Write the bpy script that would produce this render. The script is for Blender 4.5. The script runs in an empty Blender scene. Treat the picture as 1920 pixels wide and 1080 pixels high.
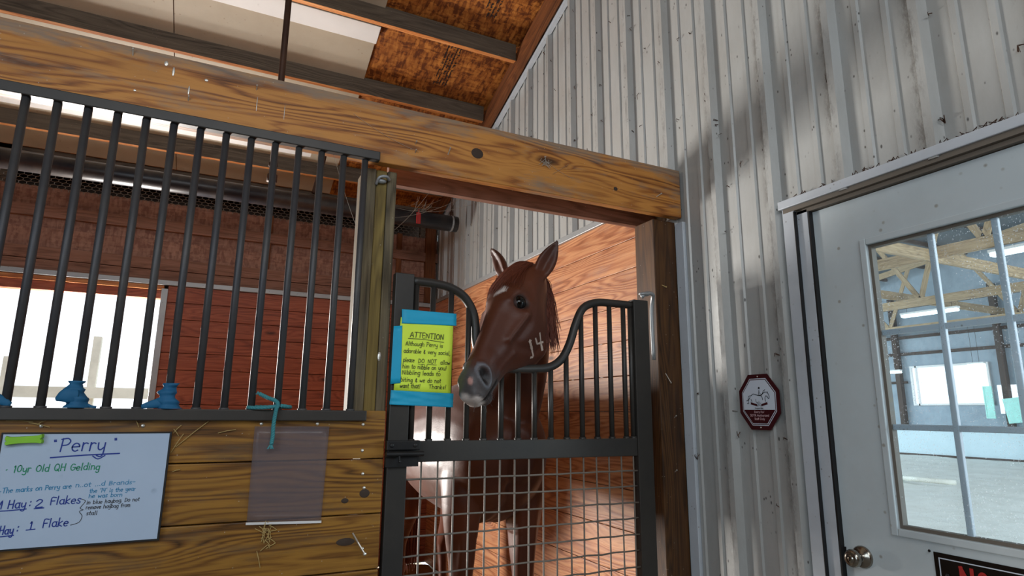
import bpy, bmesh, math, random
from math import sin, cos, pi, radians, sqrt
from mathutils import Vector, Matrix, noise as mnoise
from mathutils.bvhtree import BVHTree
random.seed(7)
SC = bpy.context.scene
COL = SC.collection
# ------------------------------------------------------------------ camera
cd = bpy.data.cameras.new('camera'); cam = bpy.data.objects.new('camera', cd); COL.objects.link(cam)
cd.sensor_width = 36; cd.lens = 36 * 1132 / 1920; cd.clip_end = 200; cd.clip_start = .02
R = Matrix(((0.89964556, -0.09523445, -0.42610827), (-0.43654205, -0.17763914, -0.88197244), (0.00830065, 0.97947677, -0.2013861)))
# rows are the world X / Y / Z axes in camera space: R maps camera -> world
cam.matrix_world = Matrix.Translation((0, 0, 1.37)) @ R.to_4x4()
SC.camera = cam
# ------------------------------------------------------------------ light
W = bpy.data.worlds.new('sky'); SC.world = W; W.use_nodes = True
bg = W.node_tree.nodes['Background']; bg.inputs[0].default_value = (.86, .93, 1, 1); bg.inputs[1].default_value = 1.8
SC.view_settings.view_transform = 'Standard'; SC.view_settings.look = 'None'
SC.view_settings.exposure = 0.0; SC.view_settings.gamma = 1; SC.view_settings.use_curve_mapping = False
SC.cycles.max_bounces = 7; SC.cycles.diffuse_bounces = 5; SC.cycles.transparent_max_bounces = 12
SC.cycles.sample_clamp_indirect = 4.0
def area(name, loc, target, sx, sy, power, color):
    l = bpy.data.lights.new(name, 'AREA'); l.shape = 'RECTANGLE'; l.size = sx; l.size_y = sy; l.energy = power; l.color = color
    o = bpy.data.objects.new(name, l); COL.objects.link(o); o.location = loc
    o.rotation_euler = (Vector(target) - Vector(loc)).to_track_quat('-Z', 'Y').to_euler(); return o
area('aisle_side_fill', (-2.6, -1.4, 2.2), (1.6, 1.6, 1.5), 2.2, 2.2, 64, (.76, .89, 1.0))  # added area lamp to light the aisle; no door is built there
area('stall_door_daylight', (-1.2, 6.1, 1.15), (1.2, 3.4, 1.45), 0.8, 1.2, 380, (1.0, .94, .88))
area('aisle_front_fill', (.1, -1.5, 3.3), (.35, 2.1, 1.4), 2.4, 1.0, 44, (.92, .96, 1.0))  # added fill from behind the camera for the stall front, no fitting
area('arena_fill_north', (12, 21, 4.6), (16, 9, -3.0), 14, 3, 2500, (.80, .93, 1.0))  # added lamp hung inside the arena to brighten sand and far wall
area('arena_fill_south', (13, -7, 4.0), (16, 6, -2.0), 14, 3, 2000, (.86, .94, 1.0))  # second added arena lamp, fills from the opposite end

# ------------------------------------------------------------------ materials
def s2l(c):
    return tuple(((x / 12.92) if x <= .04045 else ((x + .055) / 1.055) ** 2.4) for x in c)
def hexc(h): return s2l([int(h[i:i + 2], 16) / 255 for i in (0, 2, 4)]) + (1,)
class NT:
    def __init__(s, name):
        s.m = bpy.data.materials.new(name); s.m.use_nodes = True; s.t = s.m.node_tree; s.n = s.t.nodes; s.l = s.t.links
        s.b = s.n['Principled BSDF']
    def add(s, typ, ins={}, **kw):
        n = s.n.new(typ)
        for k, v in kw.items(): setattr(n, k, v)
        for k, v in ins.items():
            if isinstance(v, bpy.types.NodeSocket): s.l.new(v, n.inputs[k])
            else: n.inputs[k].default_value = v
        return n
    def math(s, op, a, b=0.0, c=0.0, clamp=False):
        n = s.n.new('ShaderNodeMath'); n.operation = op; n.use_clamp = clamp
        for i, v in enumerate((a, b, c)):
            if isinstance(v, bpy.types.NodeSocket): s.l.new(v, n.inputs[i])
            else: n.inputs[i].default_value = v
        return n.outputs[0]
    def mix(s, f, a, b):
        n = s.n.new('ShaderNodeMix'); n.data_type = 'RGBA'
        for i, v in ((0, f), (6, a), (7, b)):
            if isinstance(v, bpy.types.NodeSocket): s.l.new(v, n.inputs[i])
            else: n.inputs[i].default_value = v
        return n.outputs[2]
    def ramp(s, f, stops):
        n = s.n.new('ShaderNodeValToRGB'); s.l.new(f, n.inputs[0]); e = n.color_ramp.elements
        while len(e) < len(stops): e.new(.5)
        for i, (p, c) in enumerate(stops):
            e[i].position = p; e[i].color = c if len(c) == 4 else tuple(c) + (1,)
        return n.outputs[0]
    def noise(s, vec, scale, detail=3, rough=.55, dist=0.0):
        return s.add('ShaderNodeTexNoise', {'Vector': vec, 'Scale': scale, 'Detail': detail, 'Roughness': rough, 'Distortion': dist}).outputs[0]
    def mapping(s, vec, scale=(1, 1, 1), loc=(0, 0, 0), rot=(0, 0, 0)):
        return s.add('ShaderNodeMapping', {'Vector': vec, 'Scale': scale, 'Location': loc, 'Rotation': rot}).outputs[0]
    def uv(s): return s.n.new('ShaderNodeTexCoord').outputs['UV']
    def obj(s): return s.n.new('ShaderNodeTexCoord').outputs['Object']
    def bump(s, h, strength=.3, dist=.003):
        n = s.add('ShaderNodeBump', {'Height': h, 'Strength': strength, 'Distance': dist}); s.l.new(n.outputs[0], s.b.inputs['Normal'])
    def set(s, color=None, rough=None, metal=None, spec=None):
        for k, v in (('Base Color', color), ('Roughness', rough), ('Metallic', metal), ('Specular IOR Level', spec)):
            if v is None: continue
            if isinstance(v, bpy.types.NodeSocket): s.l.new(v, s.b.inputs[k])
            else: s.b.inputs[k].default_value = v
        return s.m

def wood(name, dark, mid, light, rough=.5, grey=.0, greycol='6E6A60', rings=26, knots=True, gpos=.55, rc=.24, edge=0):
    """UV in metres: u along the grain, v across it."""
    t = NT(name); uv = t.uv()
    sep = t.add('ShaderNodeSeparateXYZ', {0: uv}); u, v = sep.outputs[0], sep.outputs[1]
    vo = t.add('ShaderNodeTexVoronoi', {'Vector': t.mapping(uv, (1.5, 4.6, 1)), 'Scale': 1.0, 'Randomness': 1.0})
    kd = vo.outputs['Distance']
    bulge = t.math('MULTIPLY', t.math('POWER', 2.718, t.math('MULTIPLY', t.math('POWER', kd, 2.0), -30.0)), 3.6)
    con = t.noise(t.mapping(uv, (.8, 6, 1)), 1.0, 2, .45)
    irr = t.noise(t.mapping(uv, (1.5, 34, 1)), 1.0, 3, .6)
    ph = t.math('ADD', t.math('MULTIPLY', v, rings * .9), t.math('ADD', t.math('MULTIPLY', con, 15.0), t.math('MULTIPLY', irr, 1.8)))
    if knots: ph = t.math('ADD', ph, bulge)
    ring = t.math('MULTIPLY_ADD', t.math('SINE', t.math('MULTIPLY', ph, 6.283)), .5, .5)
    ring = t.math('POWER', ring, .6)
    rm = t.ramp(t.noise(t.mapping(uv, (1.0, 8, 1), (4, 7, 0)), 1.0, 3), [(.35, (.25, .25, .25)), (.6, (1, 1, 1))])
    ring = t.math('SUBTRACT', 1.0, t.math('MULTIPLY', t.math('SUBTRACT', 1.0, ring), rm))
    fib = t.noise(t.mapping(uv, (6, 260, 1)), 1.0, 4, .7)
    streak = t.noise(t.mapping(uv, (1.2, 30, 1)), 1.0, 3)
    f = t.math('ADD', t.math('MULTIPLY', ring, rc), t.math('ADD', t.math('MULTIPLY', fib, .36), t.math('MULTIPLY', streak, .48)))
    c = t.ramp(f, [(.34, hexc(dark)), (.60, hexc(mid)), (.82, hexc(light))])
    if knots:
        km = t.ramp(kd, [(.045, (1, 1, 1)), (.10, (0, 0, 0))])
        c = t.mix(t.math('MULTIPLY', km, .85), c, hexc('2A1208'))
    blot = t.noise(t.mapping(uv, (2.2, 7, 1), (3, 5, 0)), 1.0, 4, .6)
    c = t.mix(t.math('MULTIPLY', t.ramp(blot, [(.45, (0, 0, 0)), (.75, (1, 1, 1))]), .35), c, hexc(dark))
    if grey > 0:
        gm = t.noise(t.mapping(uv, (3, 12, 1), (9, 2, 0)), 1.0, 5, .7)
        if edge: gm = t.math('ADD', gm, t.math('MULTIPLY', t.ramp(t.add('ShaderNodeSeparateXYZ', {0: t.n.new('ShaderNodeTexCoord').outputs['Generated']}).outputs[2], [(.72, (0, 0, 0)), (1, (1, 1, 1))]), edge))
        c = t.mix(t.math('MULTIPLY', t.ramp(gm, [(gpos - .08, (0, 0, 0)), (gpos + .1, (1, 1, 1))]), grey), c, hexc(greycol))
    speck = t.add('ShaderNodeTexVoronoi', {'Vector': t.mapping(uv, (1, 1, 1)), 'Scale': 36.0}).outputs['Distance']
    c = t.mix(t.math('MULTIPLY', t.ramp(speck, [(.03, (1, 1, 1)), (.07, (0, 0, 0))]), .5), c, hexc('C9C2B4'))
    t.bump(f, .35, .002)
    return t.set(c, rough, spec=.35)
M = {}
M['beam'] = wood('honey_pine_beam', '4A2812', '9C602A', 'C0833E', .5, .7, '77736A', 26, True, .62, .42, .22)
M['plank'] = wood('stained_plank', '33200C', '744C1E', '986C2C', .45, .55, '51473C', 34, True, .58, .40)
M['kick'] = wood('red_pine_kickboard', '7A4628', 'A96C48', 'CC9468', .42, .35, '94807A', 34, True, .60, .34)
M['kickback'] = wood('dark_red_kickboard', '6A3220', '9C543A', 'B46A4A', .5, .0, '6E6A60', 24)
M['post'] = wood('weathered_post', '2E281F', '6A5D46', '8C8064', .75, .6, '5C574B', 30, False, .52)
M['posty'] = wood('yellow_post', '4F4122', '7D6A38', '958048', .7, .25, '6E6650', 18, False, .6)
M['darkpost'] = wood('dark_brown_post', '21140A', '4A2F17', '63421F', .6, .2, '5C5348', 30, False, .62)
M['purlin'] = wood('dusty_purlin', '3A322A', '5E5347', '746757', .8, .0, '6E6A60', 30, False)
M['rafter'] = wood('brown_rafter', '3A1D0C', '6A3C1C', '85512A', .7, .0, '6E6A60', 26, False)
M['truss'] = wood('pale_truss_lumber', '7A6650', 'A8906F', 'C9B190', .7, .0, '6E6A60', 14, False)
M['header'] = wood('header_board', '5E4034', '8A6452', 'A0786A', .7, .0, '6E6A60', 18, False)
M['litedge'] = wood('painted_edge_light', '8A4A20', 'B4703A', 'D8A26A', .5, .0, '6E6A60', 14, False)  # window light painted as orange wood on purlin undersides and header edge

def paint(name, col, rough=.5, metal=0., var=.12, dirt='3A342C', dirtamt=.25, speck=60, bump=.1):
    t = NT(name); o = t.obj()
    n1 = t.noise(o, 3.0, 5, .65)
    c = t.mix(t.math('MULTIPLY', t.ramp(n1, [(.4, (0, 0, 0)), (.75, (1, 1, 1))]), dirtamt), hexc(col), hexc(dirt))
    if speck:
        v = t.add('ShaderNodeTexVoronoi', {'Vector': o, 'Scale': float(speck)}).outputs['Distance']
        gate = t.ramp(t.noise(o, 9.0, 2), [(.5, (0, 0, 0)), (.62, (1, 1, 1))])
        c = t.mix(t.math('MULTIPLY', t.math('MULTIPLY', t.ramp(v, [(.08, (1, 1, 1)), (.16, (0, 0, 0))]), gate), .8), c, hexc(dirt))
    t.bump(t.noise(o, 80.0, 2), bump, .001)
    return t.set(c, rough, metal)
M['steel'] = paint('charcoal_painted_steel', '2C2A28', .45, .1, dirt='4C463E', dirtamt=.35, speck=0, bump=.25)
M['bars'] = paint('dusty_steel_bar', '3E3F44', .5, .35, dirt='6A655C', dirtamt=.45, speck=0, bump=.35)
M['wire'] = paint('dusty_welded_wire', '6E675F', .6, .2, dirt='94887A', dirtamt=.5, speck=0, bump=.4)
M['galv'] = paint('galvanised_steel', 'A2A6A8', .45, .5, dirt='6C6A66', dirtamt=.3, speck=40)
M['door'] = paint('white_door_paint', 'BFCACE', .38, 0, dirt='8E8A80', dirtamt=.22, speck=22)
M['trim'] = paint('white_metal_trim', 'BEC6CE', .42, .1, dirt='75706A', dirtamt=.25, speck=45)
M['trimdark'] = paint('weatherstrip', '6A6258', .7, 0, speck=0)
M['white'] = paint('white_ceiling_panel', 'B0A592', .6, 0, dirt='8F7F68', dirtamt=.35, speck=28)
M['strip'] = paint('white_strip', 'DAD8D6', .5, 0, dirt='8F8A84', dirtamt=.12, speck=14)
M['pipe'] = paint('black_roller_tube', '1B1B22', .35, .1, dirt='6B6258', dirtamt=.5, speck=0)
M['rust'] = paint('rusty_pipe', '3A2419', .6, .4, dirt='6A4A34', dirtamt=.5, speck=0)
M['black'] = paint('black_rubber', '0C0C0E', .6, 0, speck=0, dirtamt=.05)
M['iron'] = paint('black_iron', '1E1F22', .45, .5, dirt='5A564E', dirtamt=.35, speck=0, bump=.3)
M['nickel'] = paint('satin_nickel', '9A948A', .22, 1.0, dirt='5C5850', dirtamt=.25, speck=0, bump=.02)
M['zinc'] = paint('zinc_screw', 'D2CDC4', .35, .7, dirt='7C766A', speck=0)
M['straw'] = paint('straw', 'B59B62', .8, 0, speck=0, dirtamt=.3)
M['web'] = paint('cobweb', 'A79C8E', .9, 0, speck=0, dirtamt=.1)
M['bluecloth'] = paint('blue_vet_wrap', '14648F', .7, 0, dirt='0B3C60', dirtamt=.45, speck=0, bump=.5)
M['rope'] = paint('teal_rope', '3E8C93', .75, 0, dirt='1E4C58', dirtamt=.35, speck=0, bump=.5)
M['tape'] = paint('blue_painters_tape', '12A6CE', .55, 0, dirt='0A6C90', dirtamt=.3, speck=0, bump=.3)
M['paper'] = paint('neon_yellow_paper', 'DCF64A', .6, 0, dirt='C4DE3C', dirtamt=.3, speck=0, bump=.1)
M['ink'] = paint('black_ink', '17181C', .5, 0, speck=0, dirtamt=0)
M['inkblue'] = paint('blue_marker', '14338C', .4, 0, speck=0, dirtamt=0)
M['inkgreen'] = paint('green_marker', '13855F', .4, 0, speck=0, dirtamt=0)
M['inkteal'] = paint('teal_marker', '157FAE', .4, 0, speck=0, dirtamt=0)
M['wb'] = paint('whiteboard_face', 'B4C6DC', .22, 0, dirt='8FA0B8', dirtamt=.22, speck=16, bump=.02)
M['eraser'] = paint('lime_foam', '8CCB3C', .8, 0, dirt='6FA52E', dirtamt=.4, speck=0, bump=.4)
M['maroon'] = paint('maroon_sign_plastic', '3D1016', .35, 0, speck=0, dirtamt=.1)
M['signwhite'] = paint('sign_white', 'C9D2DE', .35, 0, speck=0, dirtamt=.05)
M['signpink'] = paint('sign_pale_print', 'D9B9BE', .4, 0, speck=0, dirtamt=0)
M['red'] = paint('red_plastic', 'A3130F', .5, 0, speck=0, dirtamt=.1)
M['signblack'] = paint('gloss_black_sign', '060608', .25, 0, speck=0, dirtamt=0)
M['sand'] = paint('arena_sand', 'EAE9E2', .95, 0, dirt='C2BFB4', dirtamt=.5, speck=0, bump=1.0)
M['arenawall'] = paint('arena_wall_metal', '93A1AC', .7, 0, dirt='5E6B78', dirtamt=.4, speck=20)
M['arenaroof'] = paint('arena_roof_metal', '5E686E', .7, 0, dirt='4E555C', dirtamt=.4, speck=20)
M['kickwhite'] = paint('arena_kick_wall', 'C4D6DC', .6, 0, dirt='A9BCC4', dirtamt=.3, speck=0)
M['darkwood'] = paint('dark_timber', '3B2C22', .8, 0, speck=0)  # one dark brown for knots, girts, arena posts and backing
M['bedding'] = paint('straw_bedding', '7E5426', .95, 0, dirt='3E2812', dirtamt=.7, speck=0, bump=1.0)
M['green'] = paint('pole_green', '2E9C86', .6, 0, speck=0)
M['polewhite'] = paint('pole_white', 'E8E6DA', .6, 0, speck=0)
M['greenglass'] = paint('open_green_pane', 'A8E6DA', .4, 0, speck=0)
M['ground'] = paint('pale_ground', 'D8CCB4', .95, 0, speck=0)
M['fence'] = paint('pale_fence', 'F2ECDE', .9, 0, speck=0)
M['mesh'] = paint('chicken_wire', '8A8580', .5, .6, speck=0)
def emit(name, col, s):
    t = NT(name); t.set(hexc(col), .5); t.b.inputs['Emission Color'].default_value = hexc(col); t.b.inputs['Emission Strength'].default_value = s; return t.m
M['tube_on'] = emit('lit_tube', 'E6FAFF', 5.0)

def mk_metalwall():
    t = NT('white_ribbed_wall_metal'); o = t.obj()
    streak = t.noise(t.mapping(o, (5, 5, 1.6)), 1.6, 6, .75)
    cl = t.noise(o, 1.3, 4, .6)
    c = t.mix(t.math('MULTIPLY', t.ramp(streak, [(.42, (0, 0, 0)), (.75, (1, 1, 1))]), .32), hexc('ABAEAD'), hexc('7E7A72'))
    c = t.mix(t.math('MULTIPLY', t.ramp(cl, [(.45, (0, 0, 0)), (.7, (1, 1, 1))]), .25), c, hexc('A49C92'))
    v = t.add('ShaderNodeTexVoronoi', {'Vector': t.mapping(o, (1, 1, .55)), 'Scale': 42.0}).outputs['Distance']
    gate = t.ramp(t.noise(o, 6.0, 3), [(.50, (0, 0, 0)), (.60, (1, 1, 1))])
    c = t.mix(t.math('MULTIPLY', t.math('MULTIPLY', t.ramp(v, [(.07, (1, 1, 1)), (.15, (0, 0, 0))]), gate), .85), c, hexc('2E2822'))
    v2 = t.add('ShaderNodeTexVoronoi', {'Vector': t.mapping(o, (1, 1, .5)), 'Scale': 13.0}).outputs['Distance']
    c = t.mix(t.math('MULTIPLY', t.ramp(v2, [(.035, (1, 1, 1)), (.06, (0, 0, 0))]), .8), c, hexc('1E1A18'))
    # cobweb grime lodged beside the tall ribs
    y = t.add('ShaderNodeSeparateXYZ', {0: o}).outputs[1]
    ph = t.math('ABSOLUTE', t.math('SUBTRACT', t.math('FRACT', t.math('DIVIDE', t.math('SUBTRACT', y, .983 - .1485 + .024), .297)), .5))
    g = t.math('MULTIPLY', t.ramp(ph, [(.05, (1, 1, 1)), (.13, (0, 0, 0))]), t.ramp(t.noise(t.mapping(o, (20, 20, 8)), 1.0, 5, .8), [(.46, (0, 0, 0)), (.60, (1, 1, 1))]))
    c = t.mix(t.math('MULTIPLY', g, .5), c, hexc('5A5650'))
    t.bump(t.noise(o, 45.0, 4), .25, .002)
    return t.set(c, .42, .15)
M['metal'] = mk_metalwall()

def mk_osb(name, dark, mid, light):
    t = NT(name); o = t.uv()
    cols = None; hs = []
    for i, (sc, rot) in enumerate((((52, 15, 1), .6), ((14, 60, 1), .35), ((48, 17, 1), -.8))):
        v = t.add('ShaderNodeTexVoronoi', {'Vector': t.mapping(o, sc, (i * 3.1, i * 1.7, 0), (0, 0, rot)), 'Scale': 1.0})
        hs.append(t.add('ShaderNodeSeparateXYZ', {0: v.outputs['Color']}).outputs[0])
        hs.append(v.outputs['Distance'])
    f = t.math('MULTIPLY', t.math('ADD', t.math('ADD', hs[0], hs[2]), hs[4]), .30)
    f = t.math('ADD', f, t.math('MULTIPLY', t.noise(o, 60.0, 3), .18))
    e = t.math('MULTIPLY', t.math('ADD', hs[1], hs[5]), .18)
    f = t.math('SUBTRACT', f, t.math('MULTIPLY', e, .8))
    c = t.ramp(f, [(.18, hexc(dark)), (.42, hexc(mid)), (.72, hexc(light))])
    c = t.mix(t.math('MULTIPLY', t.ramp(t.noise(o, 2.5, 4), [(.45, (0, 0, 0)), (.7, (1, 1, 1))]), .45), c, hexc(dark))
    t.bump(f, .5, .004)
    return t.set(c, .65, spec=.3)
M['osb'] = mk_osb('orange_flake_board', '5E2E0E', '9A5A22', 'C07C38')
M['osbback'] = mk_osb('brown_flake_board', '7E584A', '96705F', 'A8806E')

def mk_film():
    t = NT('clear_plastic_sleeve')
    out = t.n['Material Output']; tr = t.n.new('ShaderNodeBsdfTransparent'); tr.inputs[0].default_value = (.86, .84, .86, 1)
    t.set(hexc('9C9296'), .18); mx = t.n.new('ShaderNodeMixShader')
    mx.inputs[0].default_value = .22; t.l.new(tr.outputs[0], mx.inputs[1]); t.l.new(t.b.outputs[0], mx.inputs[2]); t.l.new(mx.outputs[0], out.inputs[0]); return t.m
M['film'] = mk_film()
def mk_glass():
    t = NT('dusty_door_glass'); o = t.obj()
    out = t.n['Material Output']; tr = t.n.new('ShaderNodeBsdfTransparent'); tr.inputs[0].default_value = (.84, .95, 1, 1)
    t.set(hexc('C8D4DC'), .5)
    v = t.add('ShaderNodeTexVoronoi', {'Vector': t.mapping(o, (1, 1, .8)), 'Scale': 170.0}).outputs['Distance']
    big = t.add('ShaderNodeTexVoronoi', {'Vector': o, 'Scale': 38.0}).outputs['Distance']
    gate = t.ramp(t.noise(o, 5.0, 3), [(.42, (0, 0, 0)), (.62, (1, 1, 1))])
    f = t.math('MULTIPLY', t.ramp(v, [(.14, (1, 1, 1)), (.28, (0, 0, 0))]), gate)
    f = t.math('MAXIMUM', f, t.ramp(big, [(.03, (1, 1, 1)), (.06, (0, 0, 0))]))
    f = t.math('MULTIPLY_ADD', f, .7, .06, clamp=True)
    tl = t.add('ShaderNodeBsdfTranslucent', {'Color': (.9, .95, 1, 1)}); du = t.n.new('ShaderNodeMixShader'); du.inputs[0].default_value = .7; t.l.new(t.b.outputs[0], du.inputs[1]); t.l.new(tl.outputs[0], du.inputs[2])
    mx = t.n.new('ShaderNodeMixShader'); t.l.new(f, mx.inputs[0]); t.l.new(tr.outputs[0], mx.inputs[1]); t.l.new(du.outputs[0], mx.inputs[2])
    gl = t.add('ShaderNodeBsdfGlossy', {'Roughness': .02}); m2 = t.n.new('ShaderNodeMixShader'); m2.inputs[0].default_value = .04
    t.l.new(mx.outputs[0], m2.inputs[1]); t.l.new(gl.outputs[0], m2.inputs[2]); t.l.new(m2.outputs[0], out.inputs[0]); return t.m
M['glass'] = mk_glass()

# ------------------------------------------------------------------ mesh helpers
class MB:
    def __init__(s): s.v = []; s.f = []; s.uv = []; s.fm = []
    def quad(s, pts, uvs=None, mi=0):
        b = len(s.v); s.v += [tuple(p) for p in pts]; s.f.append(tuple(range(b, b + len(pts)))); s.uv.append(uvs or [(0, 0)] * len(pts)); s.fm.append(mi)
    def box(s, x0, x1, y0, y1, z0, z1, axis=None, off=None, mi=0, rot=None, piv=None):
        """axis: grain axis 0/1/2, UV in metres"""
        dims = (x1 - x0, y1 - y0, z1 - z0)
        if axis is None: axis = max(range(3), key=lambda i: dims[i])
        if off is None: off = (random.uniform(0, 40), random.uniform(0, 40))
        P = [(x, y, z) for x in (x0, x1) for y in (y0, y1) for z in (z0, z1)]
        F = [(0, 1, 3, 2), (4, 6, 7, 5), (0, 4, 5, 1), (2, 3, 7, 6), (0, 2, 6, 4), (1, 5, 7, 3)]
        oth = [i for i in range(3) if i != axis]
        b = len(s.v)
        for p in P:
            q = Vector(p)
            if rot is not None: q = rot @ (q - Vector(piv)) + Vector(piv)
            s.v.append(tuple(q))
        for f in F:
            s.f.append(tuple(b + i for i in f)); s.fm.append(mi)
            s.uv.append([(P[i][axis] + off[0], P[i][oth[0]] + P[i][oth[1]] * 1.0 + off[1]) for i in f])
    def bar(s, a, b_, w, h, up=(0, 0, 1), off=None, mi=0):
        """box of section w x h from a to b"""
        a = Vector(a); b_ = Vector(b_); d = (b_ - a); L = d.length; d.normalize(); u = Vector(up)
        sx = d.cross(u).normalized(); uz = sx.cross(d).normalized()
        if off is None: off = (random.uniform(0, 40), random.uniform(0, 40))
        base = len(s.v); P = []
        for l in (0, L):
            for i in (-.5, .5):
                for j in (-.5, .5):
                    P.append((l, i * w, j * h)); s.v.append(tuple(a + d * l + sx * (i * w) + uz * (j * h)))
        for f in [(0, 1, 3, 2), (4, 6, 7, 5), (0, 4, 5, 1), (2, 3, 7, 6), (0, 2, 6, 4), (1, 5, 7, 3)]:
            s.f.append(tuple(base + i for i in f)); s.fm.append(mi); s.uv.append([(P[i][0] + off[0], P[i][1] + P[i][2] + off[1]) for i in f])
    def tube(s, pts, r, n=8, caps=True, mi=0):
        pts = [Vector(p) for p in pts]; rs = r if isinstance(r, (list, tuple)) else [r] * len(pts)
        base = len(s.v); prev = None
        for i, p in enumerate(pts):
            t = (pts[min(i + 1, len(pts) - 1)] - pts[max(i - 1, 0)]).normalized()
            if prev is None:
                a = t.orthogonal().normalized()
            else:
                a = (prev - t * prev.dot(t)).normalized()
            prev = a; b = t.cross(a)
            for k in range(n):
                an = 2 * pi * k / n; s.v.append(tuple(p + (a * cos(an) + b * sin(an)) * rs[i]))
        for i in range(len(pts) - 1):
            for k in range(n):
                k2 = (k + 1) % n
                s.f.append((base + i * n + k, base + i * n + k2, base + (i + 1) * n + k2, base + (i + 1) * n + k)); s.fm.append(mi)
                s.uv.append([(i * .02, k * .01), (i * .02, k * .01 + .01), (i * .02 + .02, k * .01 + .01), (i * .02 + .02, k * .01)])
        if caps:
            s.f.append(tuple(base + k for k in reversed(range(n)))); s.uv.append([(0, 0)] * n); s.fm.append(mi)
            e = base + (len(pts) - 1) * n; s.f.append(tuple(e + k for k in range(n))); s.uv.append([(0, 0)] * n); s.fm.append(mi)
    def sphere(s, c, r, n=12, m=8, mi=0):
        c = Vector(c); r = Vector(r) if not isinstance(r, (int, float)) else Vector((r, r, r))
        rings = [(sin(pi * i / m), -cos(pi * i / m)) for i in range(1, m)]
        base = len(s.v); s.v.append(tuple(c - Vector((0, 0, r.z))))
        for a, z in rings:
            for k in range(n): s.v.append((c.x + r.x * a * cos(2 * pi * k / n), c.y + r.y * a * sin(2 * pi * k / n), c.z + r.z * z))
        s.v.append(tuple(c + Vector((0, 0, r.z)))); top = len(s.v) - 1
        def add(f): s.f.append(f); s.uv.append([(0, 0)] * len(f)); s.fm.append(mi)
        for k in range(n):
            k2 = (k + 1) % n; add((base, base + 1 + k2, base + 1 + k)); e = base + 1 + (m - 2) * n; add((e + k, e + k2, top))
            for i in range(m - 2):
                a = base + 1 + i * n; add((a + k, a + k2, a + n + k2, a + n + k))
    def build(s, name, mats, parent=None, smooth=False, bevel=0, **tags):
        me = bpy.data.meshes.new(name); me.from_pydata(s.v, [], s.f)
        if not isinstance(mats, (list, tuple)): mats = [mats]
        for m in mats: me.materials.append(m)
        ul = me.uv_layers.new(name='UVMap'); i = 0
        for fu in s.uv:
            for q in fu: ul.data[i].uv = q; i += 1
        for p, mi in zip(me.polygons, s.fm): p.material_index = mi; p.use_smooth = smooth
        me.update()
        bm = bmesh.new(); bm.from_mesh(me); bmesh.ops.recalc_face_normals(bm, faces=bm.faces); bm.to_mesh(me); bm.free()
        o = bpy.data.objects.new(name, me); COL.objects.link(o)
        if parent is not None: o.parent = parent; o.matrix_parent_inverse = parent.matrix_world.inverted()
        if bevel:
            b = o.modifiers.new('b', 'BEVEL'); b.width = bevel; b.segments = 2; b.limit_method = 'ANGLE'
        for k, v in tags.items(): o[k] = v
        return o
def thing(name, loc, label, cat, group=None, kind=None):
    o = bpy.data.objects.new(name, None); COL.objects.link(o); o.location = loc; o.empty_display_size = .05
    o.matrix_world = Matrix.Translation(loc)
    if label: o['label'] = label; o['category'] = cat
    if group: o['group'] = group
    if kind: o['kind'] = kind
    return o
def cr(pts, n=6):
    """Catmull-Rom through points"""
    P = [Vector(p) for p in pts]; out = []
    for i in range(len(P) - 1):
        p0 = P[i - 1] if i else P[0] * 2 - P[1]; p1, p2 = P[i], P[i + 1]; p3 = P[i + 2] if i + 2 < len(P) else P[-1] * 2 - P[-2]
        for k in range(n):
            t = k / n; out.append(.5 * ((2 * p1) + (p2 - p0) * t + (2 * p0 - 5 * p1 + 4 * p2 - p3) * t * t + (3 * p1 - p0 - 3 * p2 + p3) * t ** 3))
    out.append(P[-1]); return out
S_ = dict(kind='structure')

# ------------------------------------------------------------------ setting: side metal wall with door opening
def roofz(y): return 5.205 - .35 * y if y > -1.2 else 5.205 + .42 + .35 * (y + 1.2)
WX = 1.91
def ribbed():
    m = MB(); prof = []
    per = .297; k0 = -12
    for k in range(k0, 17):
        c = .983 + per * k
        prof += [(c - .028, 0), (c - .014, -.030), (c + .012, -.030), (c + .024, 0)]
        for q in (.099, .198):
            d = c + q; prof += [(d - .014, 0), (d - .009, -.008), (d + .009, -.008), (d + .014, 0)]
    prof = [p for p in prof if -2.6 <= p[0] <= 5.72]
    prof = [(-2.6, 0)] + prof + [(5.72, 0)]
    # insert door opening borders
    DY0, DY1, DZ = .47, 1.49, 2.13
    pts = []
    for i, p in enumerate(prof):
        if i:
            a = prof[i - 1]
            for b in (DY0, DY1):
                if a[0] < b < p[0]:
                    t = (b - a[0]) / (p[0] - a[0]); pts.append((b, a[1] + (p[1] - a[1]) * t))
        pts.append(p)
    u = 0
    for a, b in zip(pts, pts[1:]):
        mid = (a[0] + b[0]) / 2; z0 = DZ if DY0 < mid < DY1 else 0
        za, zb = roofz(a[0]) + .1, roofz(b[0]) + .1
        m.quad([(WX + a[1], a[0], z0), (WX + b[1], b[0], z0), (WX + b[1], b[0], zb), (WX + a[1], a[0], za)])
    return m.build('wall_right', M['metal'], **S_)
ribbed()
# outer skin facing the arena
m = MB(); m.box(1.955, 1.975, 1.49, 5.72, 0, 4.7); m.box(1.955, 1.975, -2.6, .47, 0, 5.6); m.box(1.955, 1.975, .47, 1.49, 2.13, 5.2); m.build('wall_arena_side', M['trim'], **S_)

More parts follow.
